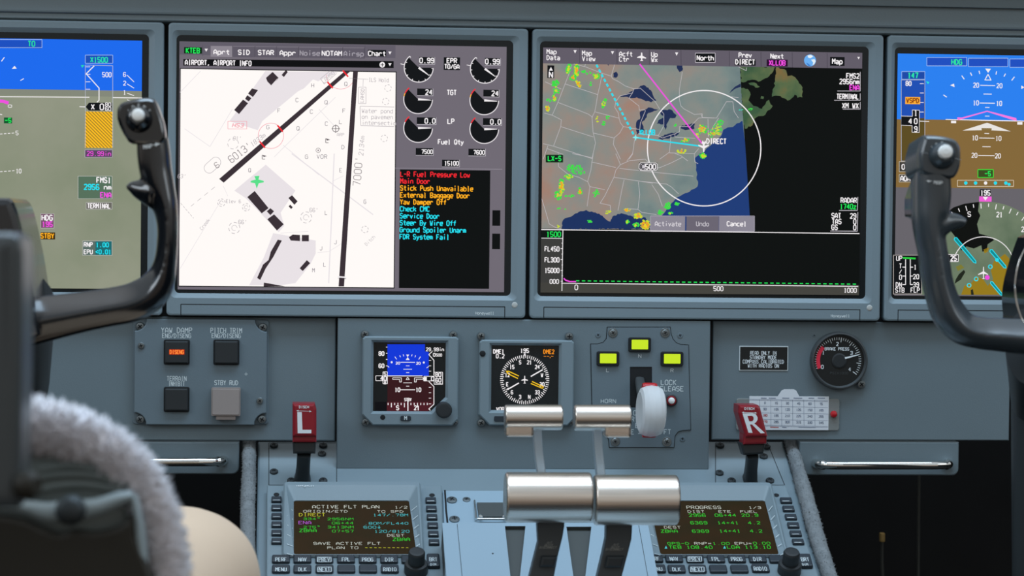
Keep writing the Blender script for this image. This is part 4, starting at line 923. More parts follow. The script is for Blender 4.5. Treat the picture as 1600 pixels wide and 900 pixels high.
X.rect(612, 440, 692, 476, 4, BLK2); X.box(612, 440, 692, 476, 5, WH, .9); X.rect(692, 408, 758, 502, 5, BLK2); X.box(692, 408, 758, 502, 6, WH, .9); X.text('0', 680, 459, 6.4, 7, WH, wt=.2); X.text('80', 724, 428, 6, 7, WH, 5, wt=.2); X.text('60', 724, 470, 6, 7, WH, 5, wt=.2); cl([(700, 492), (750, 497)], 7, WH, 1); X.rect(608, 445, 634, 476, 6, WH)
for k in range(13):
    x = 332+k*25.5; cl([(x, 648), (x, 682 if k % 4 == 1 else 664)], 3, WH, 1.3)
cl([(487, 630), (487, 710)], 4, WH, 1.6); X.text('STBY', 487, 622, 4.4, 4, WH, 2.9, wt=.25); X.text('S', 406, 686, 6.4, 3, WH, wt=.22); X.text('21', 556, 686, 6.4, 3, WH, 4.6, wt=.22)
tag(s.build('screen', t), 'lit screen with blue sky over dark red ground')
kb = MB(); o = PLC.at(693, 640, h); lathe(kb, o, (0, -1, 0), [(.0070, -.001), (.0070, .007), (.0062, .0082), (.0050, .0084)], 'dark_plastic', 28); tag(kb.build('knob', t), 'dark grey round knob')
b = MB(); prism(b, PLC, rpx(PLC, 625.5, 649.5, 642, 657.5, 2.5, h), h, h+.001, 'key_plastic', .0004); T = Draw(b, PLC, base=h+.00108); T.text('M', 633.8, 653.3, 5.6, 0, 'label_white', 5, wt=.2); b.build('mode_button', t)
b = MB(); lathe(b, PLC.at(598, 652, h), (0, -1, 0), [(.0022, -.0005), (.0022, .0002), (.001, .0003)], 'gap_black', 16); b.build('light_sensor', t)
for x, y in ((570, 522), (708, 523), (571, 659.5), (709.5, 659.5)): screw(t, PLC, x, y, 6.2, 'screw_steel', h=.001, dome=.003)

t, s, D, h, Q = square_instrument('bearing_indicator', 'small square black indicator with a white compass card and yellow double needle', (748, 531, 895.5, 664), (768, 540, 873.5, 641.5), 0, False)
X = Draw(s, PLC, base=D.b, tf=zf(730, 500, 5))
cc = (449, 466)
for k in range(72):
    a = math.radians(k*5+2.5); r1 = 192; r0 = 170 if k % 2 else 163
    X.line([(cc[0]+r0*math.cos(a), cc[1]-r0*math.sin(a)), (cc[0]+r1*math.cos(a), cc[1]-r1*math.sin(a))], 2, WH, 1.1)
for tx, hd in (('S', 180), ('21', 210), ('24', 240), ('W', 270), ('30', 300), ('33', 330), ('N', 0), ('3', 30), ('6', 60), ('E', 90), ('12', 120), ('15', 150)):
    a = math.radians(90-(hd-195)); X.text(tx, cc[0]+140*math.cos(a), cc[1]-140*math.sin(a), 5.6, 2, WH, 4.0, wt=.2)
X.poly([(441, 262), (458, 262), (449, 285)], 3, WH); X.text('195', 449, 240, 6, 3, WH, 4.7, wt=.2); X.text('DME1', 246, 246, 6, 3, WH, 4.4, wt=.2); X.text('0.2', 258, 282, 6, 3, WH, 4.6, wt=.2); ORA = em('#e88a20'); X.text('DME2', 638, 248, 6, 3, ORA, 4.4, wt=.2)
for x in (598, 622, 655): X.line([(x, 283), (x+18, 284)], 3, ORA, .9)
X.disc(648, 294, 3.5, 3, ORA)
X.text('VOR', 258, 696, 5.6, 3, WH, 4.4, wt=.2)
X.line([(320, 540), (404, 492)], 4, WH, 1.9); X.line([(497, 441), (590, 388)], 4, WH, 1.9); X.poly([(302, 545), (322, 528), (326, 545)], 4, WH)
YN = em('#f0c020')
X.line([(322, 400), (404, 438)], 4, YN, 1.6); X.line([(318, 420), (396, 457)], 4, YN, 1.6); X.poly([(300, 398), (324, 396), (316, 424)], 4, YN); X.line([(506, 480), (596, 522)], 4, YN, 1.6); X.line([(498, 496), (588, 534)], 4, YN, 1.6); X.line([(596, 522), (588, 534)], 4, YN, 1.4)
X.poly([(446, 436), (452, 436), (453, 460), (474, 468), (474, 474), (453, 472), (452, 488), (460, 496), (438, 496), (446, 488), (445, 472), (424, 474), (424, 468), (445, 460)], 4, WH)
tag(s.build('screen', t), 'black screen with white compass card and yellow needle')
b = MB(); lathe(b, PLC.at(754, 552.5, h), (0, -1, 0), [(.0026, -.0005), (.0026, .0006), (.0014, .001)], 'gap_black', 16); b.build('light_sensor', t)
b = MB(); prism(b, PLC, rpx(PLC, 772, 650, 792, 658.5, 2, h), h, h+.001, 'key_plastic', .0004); b.build('mode_button', t)
for x, y in ((751.5, 525), (889, 525.5), (751.5, 660.5), (889.5, 659.5)): screw(t, PLC, x, y, 6.4, h=.001, dome=.003)

# ---- landing gear panel
t = at_thing('landing_gear_panel', PLC, 921, 510, 1080, 700, 'notched grey landing gear plate with three green lamps and a translucent wheel lever', 'landing gear panel')
gz = zf(900, 500, 4.285)
gp = [(207, 45), (633, 45), (638, 90), (650, 125), (672, 150), (700, 161), (755, 165), (762, 450), (770, 738), (715, 741), (685, 750), (665, 775), (658, 855), (220, 855), (216, 800), (200, 775), (160, 750), (108, 745), (95, 158), (140, 158), (180, 148), (200, 125)]
gpu = [PLC.uv(*gz(x, y)) for x, y in gp]
sl = [PLC.uv(*gz(x, y)) for x, y in ((360, 313), (508, 313), (508, 400), (508, 585), (360, 585))]
b = MB(); prism(b, PLC, gpu, 0, .0003, 'gap_black'); holed(b, PLC, inset(ccw(gpu), .0006), [sl], .0001, .0009, 'switch_plate_paint', 'gap_black')
flat(b, PLC, sl, .00032, 'gap_black')
T = Draw(b, PLC, base=.00098, tf=gz)
for tx, x, y, hp, adv in (('N', 427, 241, 5.2, 6), ('L', 212, 336, 5.2, 6), ('R', 643, 338, 5.2, 6), ('HORN', 217, 543, 5.6, 6.2), ('LOCK', 620, 418, 7.2, 6.3), ('RELEASE', 628, 460, 7.2, 6.3), ('FT', 612, 749, 7.2, 6)): T.text(tx, x, y, hp, 0, 'label_white', adv, wt=.14)
for tx, x, y in (('C', 393, 622), ('R.', 392, 664), ('E', 407, 706), ('E', 378, 749), ('-', 424, 760)): T.text(tx, x, y, 7.0, 0, 'label_white', 5.5, wt=.14)
b.build('plate', t)
for (x, y), k in (((247, 85), 1), ((597, 85), 1), ((262, 812), 1), ((608, 815), 1)): X_ = gz(x, y); screw(t, PLC, *X_, 5, h=.001, washer=True, dome=.0012)
for x, y in ((148, 100), (697, 103), (713, 795)): X_ = gz(x, y); screw(mp_, PLC, *X_, 4.2, 'switch_plate_paint', h=.0002, dome=.0003)
for cx_, cy_, tx, lx, ly in ((424, 165, 'N', 427, 241), (212, 258, 'L', 212, 336), (640, 260, 'R', 643, 338)):
    b = MB(); x0, y0 = gz(cx_-75, cy_-49); x1, y1 = gz(cx_+75, cy_+49)
    prism(b, PLC, rpx(PLC, x0, y0, x1, y1, 3), .0008, .0035, 'gap_black', .0007); o = b.build('lamp_housing', t)
    b = MB(); x0, y0 = gz(cx_-55, cy_-34); x1, y1 = gz(cx_+55, cy_+30); prism(b, PLC, rpx(PLC, x0, y0, x1, y1, 1), .003, .0040, em('#c8e62a'), 0); tag(b.build('lamp_lens', o), 'lit yellow-green lamp lens')
b = MB(); o = PLC.at(*gz(635, 538), .001); lathe(b, o, (0, -1, 0), [(.0056, -.0005), (.0056, .002), (.0046, .0026), (.0042, .0022), (.0040, .0022)], 'screw_dark', 24); r_ = b.build('lock_release_button', t)
b = MB(); lathe(b, o, (0, -1, 0), [(.0042, .001), (.0042, .0034), (.0036, .0036)], 'red_plastic', 24); lathe(b, o, (0, -1, 0), [(.0028, .003), (.0028, .0052), (.002, .006), (.0006, .0064)], 'button_white', 24); tag(b.build('button_cap', r_), 'white button cap with red ring')
# lever: grey arm out of the slot, translucent wheel seen almost edge on
b = MB(); a0 = PLC.at(*gz(420, 365), -.012); a1 = PLC.at(*gz(436, 470), .016); a2 = PLC.at(*gz(455, 560), .028)
tube(b, spl([tuple(a0), tuple(a1), tuple(a2)], 5), [(.0042, .0035)]*11, 'lever_grey', 12, up=(0, -1, 0.3), sq=.6); lv = b.build('lever_arm', t)
wc = PLC.at(1017.2, 642.5, .032)
b = MB(); k = .0005
pr = [(.004, -.0100), (.0165, -.0104), (.0198, -.0088), (.0216, -.005), (.0222, 0), (.0216, .005), (.0198, .0088), (.0165, .0104), (.004, .0100)]
lathe(b, wc, (1, .05, -.02), pr, 'wheel_resin', 48); tag(b.build('wheel_knob', t), 'milky translucent wheel-shaped knob')
b = MB(); lathe(b, wc+Vector((-.001, .004, .0198)), (1, .05, -.02), [(.001, -.0062), (.0040, -.0062), (.0046, -.004), (.0046, .004), (.0040, .0062), (.001, .0062)], 'red_bright', 24); tag(b.build('red_lamp', t), 'red lens peeping out above the wheel')
b = MB(); lathe(b, wc+Vector((-.001, .004, -.0196)), (1, .05, -.02), [(.001, -.0056), (.0034, -.0056), (.0038, -.004), (.0038, .004), (.0034, .0056), (.001, .0056)], 'red_bright', 24)
tag(b.build('red_lamp', t), 'red lens peeping out below the wheel')

# ---- right side panel
rz = zf(1110, 500, 4.5)
x0, y0 = rz(202, 183); x1, y1 = rz(546, 356)
t = at_thing('placard', PLL, x0, y0, x1, y1, 'small black placard with four lines of white lettering, left of the round gauge', 'placard')
b = MB(); prism(b, PLL, rpx(PLL, x0, y0, x1, y1, .8), 0, .0007, 'label_white', .0001); b.build('white_border', t)
b = MB(); prism(b, PLL, rpx(PLL, x0+1.3, y0+1.3, x1-1.3, y1-1.3, .5), .0006, .0009, 'placard_black')
T = Draw(b, PLL, base=.00098, tf=rz)
for tx, y, adv in (('READ ONLY IN', 232, 3.45), ('STANDBY MODE', 263, 3.55), ('COMPASS CALIBRATED', 293, 3.6), ('WITH RADIOS ON', 322, 3.5)): T.text(tx, 372, y, 5.4, 0, 'white_paint', adv, wt=.14)
b.build('face', t)
# round gauge
gc = rz(898, 285); t = thing('brake_pressure_gauge', PLL.at(gc[0], gc[1]+43), 'round black brake pressure gauge with a red arc and white needle', 'gauge')
o = PLL.at(*gc); R0 = 43.2*PLL.sc(*gc)[0]
b = MB(); lathe(b, o, (0, -1, 0), [(R0*1.03, 0), (R0*1.03, .005), (R0, .0075), (R0*.955, .0078), (R0*.90, .0055), (R0*.90, .0045)], 'lever_grey', 56); b.build('rim', t)
b = MB(); lathe(b, o, (0, -1, 0), [(R0*.92, .002), (R0*.92, .0046), (R0*.9, .0047)], 'placard_black', 56, smooth=False)
lathe(b, o, (0, -1, 0), [(R0*.27, .0046), (R0*.27, .0052), (R0*.22, .0056)], 'dark_plastic', 32)
T = Draw(b, PLL, base=.0049, tf=rz); c = (898, 285)
def gp_(a, r): return (c[0]+r*math.cos(math.radians(a)), c[1]-r*math.sin(math.radians(a)))
a0, a1 = 200, -37
for k in range(41):
    a = a0+(a1-a0)*k/40; maj = k % 5 == 0
    T.line([gp_(a, 163), gp_(a, 130 if maj else 145)], 1, 'white_paint', 1.1 if k % 10 == 0 else .8)
T.arc(898, 285, 141, 203, 138, 2, 'red_arc', 6.0, 20)
for tx, x, y in (('0', 787, 330), ('1', 794, 229), ('2', 893, 169), ('3', 992, 232), ('4', 979, 347)): T.text(tx, x, y, 5.4, 2, 'white_paint', wt=.18)
T.text('BRAKE PRESS', 890, 203, 4.4, 2, 'white_paint', 3.5, wt=.18); T.text('PSIX1000', 905, 374, 3.4, 2, 'lever_grey', 3.6, wt=.15)
b.build('dial_face', t)
b = MB(); T = Draw(b, PLL, base=.0058, tf=rz); T.poly([(945, 262), (1045, 240), (1046, 246), (948, 275)], 0, 'white_paint'); tag(b.build('needle', t), 'white needle pointing just past 3')
screw(t, PLL, *rz(1060, 452), 6.5, h=.0015, dome=.002); screw(rp_, PLL, *rz(730, 108), 2.6, 'switch_plate_paint', h=.0002, dome=.0003)
# compass card in its holder
x0, y0 = rz(180, 552); x1, y1 = rz(905, 776)
t = at_thing('card_holder', PLL, x0, y0, x1, y1, 'clear plastic card holder with a red stud, below the round gauge', 'card holder')
b = MB(); prism(b, PLL, rpx(PLL, x0, y0, x1, y1, 4), 0, .0018, 'clear_holder', .0006); b.build('holder', t)
b = MB(); lathe(b, PLL.at(*rz(866, 662), .0018), (0, -1, 0), [(.0030, -.0005), (.0031, .0012), (.0024, .0028), (.0008, .0034)], 'red_bright', 20); tag(b.build('stud', t), 'red round stud')
x0, y0 = rz(270, 535); x1, y1 = rz(828, 772)
t2 = at_thing('compass_card', PLL, x0, y0, x1, y1, 'white printed compass correction card with a tab on top, held in the clear holder', 'card')
b = MB(); q = uvrect(PLL, x0, y0, x1, y1); u3, v3 = PLL.uv(*rz(470, 535)); u4, v4 = PLL.uv(*rz(622, 540)); tb = .0062
prism(b, PLL, [(q[0], q[1]), (q[2], q[1]), (q[2], q[3]), (u4, q[3]), (u4-.003, q[3]+tb-.001), (u4-.005, q[3]+tb), (u3+.006, q[3]+tb), (u3+.0035, q[3]+tb-.001), (u3, q[3]), (q[0], q[3])], .0019, .0022, 'card_white')
T = Draw(b, PLL, base=.00228, tf=rz)
for y in (557, 563, 605, 651, 697, 738, 745): T.line([(272, y), (826, y+10)], 0, 'card_ink', .5)
for x in (345, 424, 500, 578, 656, 733): T.line([(x, 560), (x+2, 742)], 0, 'card_ink', .5)
for r in range(4):
    for k, tx in enumerate((('0', '15', '30', '45', '60', '75'), ('90', '105', '120', '135', '150', '165'), ('180', '195', '210', '225', '240', '255'), ('270', '285', '300', '315', '330', '345'))[r]):
        T.text(tx, 384+k*79, 582+r*44+k*1.6, 3.2, 1, 'card_ink_red' if k == 0 and r > 1 else 'card_ink', 2.6, wt=.2)
for x, w in ((375, 40), (435, 50), (530, 50), (615, 60), (710, 40), (780, 50)): T.line([(x-w/2, 549), (x+w/2, 550)], 1, 'card_ink', 1.4)
for x, w in ((450, 60), (520, 30), (680, 120)): T.line([(x-w/2, 753), (x+w/2, 755)], 1, 'card_ink_red' if x < 470 else 'card_ink', 1.0)
b.build('card', t2)

# ---- knee flaps with chrome pull handles
def flap(x0, x1, y0, y1, hx0, hx1, hy, label):
    t = at_thing('lower_flap', PLL, x0, y0, x1, y1, label, 'panel', 'lower flaps with pull handles'); b = MB()
    u0, v0, u1, v1 = uvrect(PLL, x0, y0, x1, y1); q = rrect(u0, v0, u1, v1+.006, .006, 5)
    q = [(u, min(v, v1-.0003)) for u, v in q]
    prism(b, PLL, q, -.016, -.001, 'panel_paint', .0012); b.build('panel', t)
    b = MB(); a = PLL.at(hx0, hy, .016); c_ = PLL.at(hx1, hy, .016); r = .0032
    pts = [a+Vector((0, .018, -.0)), a+Vector((.0015, .010, 0)), a+Vector((.006, .0035, 0)), a+Vector((.013, .0008, 0)), a+Vector((.02, 0, 0))]
    p2 = [c_+Vector((-.02, 0, 0)), c_+Vector((-.013, .0008, 0)), c_+Vector((-.006, .0035, 0)), c_+Vector((-.0015, .010, 0)), c_+Vector((0, .018, 0))]
    tube(b, spl([tuple(p) for p in pts], 4)+spl([tuple(p) for p in p2], 4), [.0045]*8+[.0038]*9+[.0038]*9+[.0045]*8, 'chrome', 16); tag(b.build('pull_handle', t), 'polished chrome bar handle')
flap(130, 374, 690, 741, 150, 348, 722, 'grey flap with a chrome bar handle, at the left, partly behind the fleece')
flap(1250, 1499, 690, 743, 1281, 1489, 727, 'grey flap with a chrome bar handle, at the right below the compass card')
# ================================================================== PEDESTAL
SL = slope(800, 733, .002, 30)
pd = thing('centre_pedestal', SL.at(800, 860, -.2), 'blue-grey sloping centre pedestal between the two seats', 'pedestal')
b = MB(); pq = [SL.uv(*p) for p in ((403, 935), (1304, 935), (1223, 689), (403, 689))]; pq[0] = (pq[0][0], -.62); pq[1] = (pq[1][0]+.01, -.62)
prism(b, SL, pq, -.22, 0, 'bezel_paint', .002); b.build('body', pd)
for x0, x1, xb in ((420, 526, 420), (1118, 1203, 1118)):
    b = MB()
    pts = [(x0, 692), (x1 if x0 < 500 else 1199, 692), (x1 if x0 < 500 else 1226, 758), (x0, 758)]
    ribbon(b, SL, [SL.uv(*p) for p in pts], .0006, .00012, 'gap_black', True); b.build('panel_seam', pd)
for x, y in ((428, 697), (428, 738), (503, 710), (505, 697), (455, 752), (505, 752), (1125, 697), (1197, 699), (1124, 740), (1193, 714), (1143, 752), (1203, 752)): screw(pd, SL, x, y, 6.5, 'screw_dark', dome=.002)
# plate ahead of the throttle quadrant, with latch
pt = thing('latch_plate', SL.at(765, 812), 'pale blue plate with screws and a small chrome latch, left of the throttles', 'plate')
b = MB(); q = [SL.uv(*p) for p in ((692, 769), (812, 769), (812, 840), (694, 840))]; prism(b, SL, q, .0003, .0016, 'quadrant_paint', .0004)
ribbon(b, SL, [SL.uv(*p) for p in ((695, 768), (697, 800), (700, 828))], .0016, .0017, 'gap_black'); b.build('plate', pt)
for x, y in ((706, 782), (710, 812)): screw(pt, SL, x, y, 8, 'screw_steel', h=.0016, dome=.0015)
screw(pt, SL, 729, 781, 6, 'screw_steel', h=.0016, dome=.001)
b = MB(); prism(b, SL, [SL.uv(*p) for p in ((745, 790), (790, 790), (792, 812), (748, 812))], .0016, .0035, 'slot_grey', .0004); b.build('latch_recess', pt)
b = MB(); a, c_ = SL.at(746, 811, .005), SL.at(793, 811, .005); tube(b, [tuple(a), tuple(c_)], [.0012, .0012], 'chrome', 10)
a, c_ = SL.at(744, 811, .004), SL.at(741.5, 782, .003); tube(b, [tuple(a), tuple(c_)], [.001, .0008], 'chrome', 8)
for x in (751, 788): lathe(b, SL.at(x, 810, .003), (0, -.5, .87), [(.0018, 0), (.0018, .003), (.001, .0036)], 'chrome', 12)
b.build('latch_bar', pt)

# ---- throttle quadrant housing: raised box with two tapered lever slots
QP = SL.off(.032)
tq = thing('throttle_quadrant', SL.at(850, 900), 'light blue throttle quadrant housing with two tapered dark slots', 'throttle quadrant')
b = MB()
oq = [QP.uv(*p) for p in ((700, 817), (1012, 817), (1034, 935), (700, 935))]
oq[0] = (oq[3][0], oq[0][1]); oq[2] = (oq[2][0], -.50); oq[3] = (oq[3][0], -.50)
hs = [[QP.uv(*p) for p in P_] for P_ in (((789, 822), (821, 822), (812, 905), (798, 905)), ((885, 823), (924, 823), (914, 905), (896.5, 905)))]
holed(b, QP, oq, hs, -.004, 0, 'quadrant_paint', 'slot_grey')
prism(b, QP, inset(ccw(oq), .0002), -.0315, -.0035, 'slot_grey')
b.build('housing', tq)
# rounded left and right shoulders
for (xa, ya), (xb, yb), r in (((705, 824), (703, 935), .0045),):
    b = MB(); A0, A1 = QP.at(xa, ya, -r), QP.at(xb, yb, -r); tube(b, [tuple(A0), tuple(A1)], [r, r], 'quadrant_paint', 20); b.build('rounded_edge', tq)
b = MB()
ribbon(b, QP, [QP.uv(714.3, 819), QP.uv(722.5, 905)], .0004, .0001, 'gap_black'); b.build('seam', tq); b = MB(); ribbon(b, QP, [QP.uv(998, 821), QP.uv(1013, 905)], .0004, .0001, 'gap_black')
b.build('seam', tq)
b = MB(); lathe(b, QP.at(770, 865), tuple(QP.N), [(.0007, 0), (.0007, .0003)], 'gap_black', 8); b.build('small_screw', tq)

# ---- thrust levers
def cyl(b, xl, xr, yt, yb, Y, mat, rot=0.0, er=.0025, n=64):
    pl = plane_y(Y); a = pl.at(xl, (yt+yb)/2); c_ = pl.at(xr, (yt+yb)/2); r = (yb-yt)/2*pl.sc((xl+xr)/2, (yt+yb)/2)[1]
    Lg = (c_-a).length; ax = (c_-a).normalized()
    pr = [(r*.5, 0)]+[(r-er+er*math.sin(t), er-er*math.cos(t)) for t in [PI/2*k/4 for k in range(5)]]+[(r-er+er*math.cos(t), Lg-er+er*math.sin(t)) for t in [PI/2*k/4 for k in range(5)]]+[(r*.5, Lg)]
    pr2 = []
    lathe(b, a, ax, pr, mat, n); return a, c_, r
def thrust(name, label, big, up, lev, arm, btn, txtc, half):
    base = plane_y(-.27).at(lev[-1][0], 905)
    t = thing('thrust_lever', base, label, 'thrust lever', 'thrust levers')
    pl = plane_y(-.272)
    b = MB(); n = len(lev)//2; q = ccw([pl.uv(*p) for p in lev])
    b2 = MB(); prism(b2, pl, q, -.012, 0, 'lever_grey', .0012); T = Draw(b2, pl, base=.0001)
    for k, tx in enumerate(('A/T', 'QUICK', 'DISCONNECT')): T.text(tx, txtc[0]-k*1.2, txtc[1]+k*3.7, 3.2, 0, 'lever_legend', 2.7, wt=.2, slant=.25)
    b2.build('lever_arm', t)
    b = MB(); x0, x1, y0, y1 = btn; prism(b, pl, [pl.uv(*p) for p in ((x0+2, y0), (x1+2, y0), (x1-2, y1), (x0-2, y1))], 0, .005, 'dark_plastic', .0018); b.build('thumb_button', t)
    b = MB(); cyl(b, *big, -.285, 'brushed_metal', er=.0022); tag(b.build('handle', t), 'large brushed metal cylinder handle')
    # reverser: silver arm rising from the handle to the smaller cylinder
    pl2 = plane_y(-.245); b = MB(); prism(b, pl2, [pl2.uv(*p) for p in arm], -.010, 0, 'lever_silver', .0008); b.build('reverser_arm', t)
    b = MB(); x0, x1, y0, y1 = up; a, c_, r = cyl(b, x0, x1, y0, y1, -.262, 'brushed_metal', er=.0016)
    # deeper half with a step, on the outer side
    xm0, xm1 = half; pl3 = plane_y(-.262)
    u0, v1 = pl3.uv(xm0, (y0+y1)/2); u1, v0 = pl3.uv(xm1, y1+10)
    prism(b, pl3, rrect(u0, v0, u1, v1, .002, 3), -.008, r*.72, 'brushed_metal', .002)
    tag(b.build('reverser_handle', t), 'smaller stepped brushed metal cylinder'); return t
pm('lever_legend', (.22, .22, .20), .6)
thrust('l', 'left thrust lever: brushed metal cylinder on a dark grey arm, left of the other', (789, 923.5, 738, 816.5), (788.5, 878.5, 632.5, 672),
       [(838, 790), (883, 790), (882, 822), (879, 840), (872, 868), (866, 900), (862, 935), (822, 935), (828, 900), (836, 868), (841, 848)], [(833, 670), (846.5, 670), (848, 700), (854, 745), (840.5, 745), (836, 710)], (844, 868, 868, 885), (858, 848), (789.5, 833))
thrust('r', 'right thrust lever: brushed metal cylinder on a dark grey arm, beside the wheel lever', (927.5, 1058.5, 742, 820.5), (897, 985, 632.5, 673),
       [(948, 795), (988, 795), (988, 824), (987, 842), (981, 866), (972, 900), (964, 935), (926, 935), (934, 900), (942, 866), (947, 842)], [(927, 670), (941, 670), (942, 700), (947, 748), (933, 748), (930, 712)], (946, 973, 868, 886), (962, 851), (944, 984.5))

# ---- L and R discharge handles
def discharge(ch, label, front, hd, collar, stem, lp, tlt, arrow):
    pl = plane_y(-.045); base = SL.at((stem[2][0]+stem[3][0])/2, 751)
    t = thing('discharge_handle', base, label, 'handle', 'red lettered handles')
    b = MB(); q = ccw([pl.uv(*p) for p in front]); prism(b, pl, q, -.026, 0, 'red_plastic', .0022); gm = b
    b = MB(); q = ccw([pl.uv(*p) for p in hd]); prism(b, pl, q, -.024, -.0035, 'red_plastic', .0018); b.build('lower_edge', t)
    b = MB(); q = ccw([pl.uv(*p) for p in collar]); prism(b, pl, q, -.022, -.006, 'dark_plastic', .002); b.build('collar', t)
    b = MB(); p0 = pl.at((stem[0][0]+stem[1][0])/2, stem[0][1], -.013); p1 = base+SL.N*.0005; w0 = (stem[1][0]-stem[0][0])/2*.00053
    tube(b, [tuple(p0), tuple(p0.lerp(p1, .5)), tuple(p1+SL.N*.004), tuple(p1)], [(w0, .006), (w0, .006), (w0*1.1, .007), (w0*1.25, .009)], 'dark_plastic', 16, up=(0, 1, 0), sq=.5)
    b.build('stem', t)
    b = gm; T = Draw(b, pl, base=.0001)
    for pol, mt, hh in lp: T.b = hh; T.poly(pol, 0, mt)
    T.b = .0001
    for pol in (): T.poly(pol, 0, 'white_paint')
    T.text('DISCH', *arrow, 3.6, 0, 'white_paint', 3.2, wt=.22, rot=-tlt)
    ax, ay = arrow; T.line([(ax-9, ay+6), (ax+9, ay+6.6)], 0, 'white_paint', .7); T.poly([(ax-12, ay+5.8), (ax-8.5, ay+4.6), (ax-8.5, ay+7.4)], 0, 'white_paint'); T.poly([(ax+12, ay+6.9), (ax+8.5, ay+5.2), (ax+8.5, ay+8.2)], 0, 'white_paint')
    b.build('grip', t); return t
discharge('L', 'red handle with a large white L on a black stem, left of the standby display', [(457, 631), (492, 631), (494.5, 640), (494.5, 682), (457, 682)], [(457, 678), (494.5, 678), (494.5, 692), (457, 692)],
          [(457, 690), (494, 690), (493, 710), (458, 710)], [(464, 708), (486, 708), (461, 752), (484, 752)], [([(464.5, 644), (471.5, 644), (472.5, 671.5), (486.5, 671.5), (486.5, 677), (465, 677)], 'white_paint', .0001)], 0, (475, 636))
zR = zf(1000, 610, 3.103)
Rl = [zR(*p) for p in ((497, 112), (545, 110), (562, 116), (570, 130), (570, 142), (563, 154), (555, 160), (606, 207), (585, 208), (543, 165), (533, 165), (546, 206), (526, 205))]
Rc = [zR(*p) for p in ((521, 124), (542, 123), (550, 128), (551, 140), (545, 149), (530, 150))]
tR = discharge('R', 'red handle with a white R on a black stem, in front of the compass card', [zR(*p) for p in ((480, 72), (575, 72), (584, 84), (621, 225), (512, 228), (478, 110))], [zR(*p) for p in ((506, 215), (620, 215), (618, 262), (505, 265))],
          [zR(*p) for p in ((492, 258), (615, 258), (606, 312), (510, 318))], [(1166, 710), (1185, 710), (1160, 752), (1184, 752)], [(Rl, 'white_paint', .0001), (Rc, 'red_plastic', .00022)], 0, (1171, 638.5))

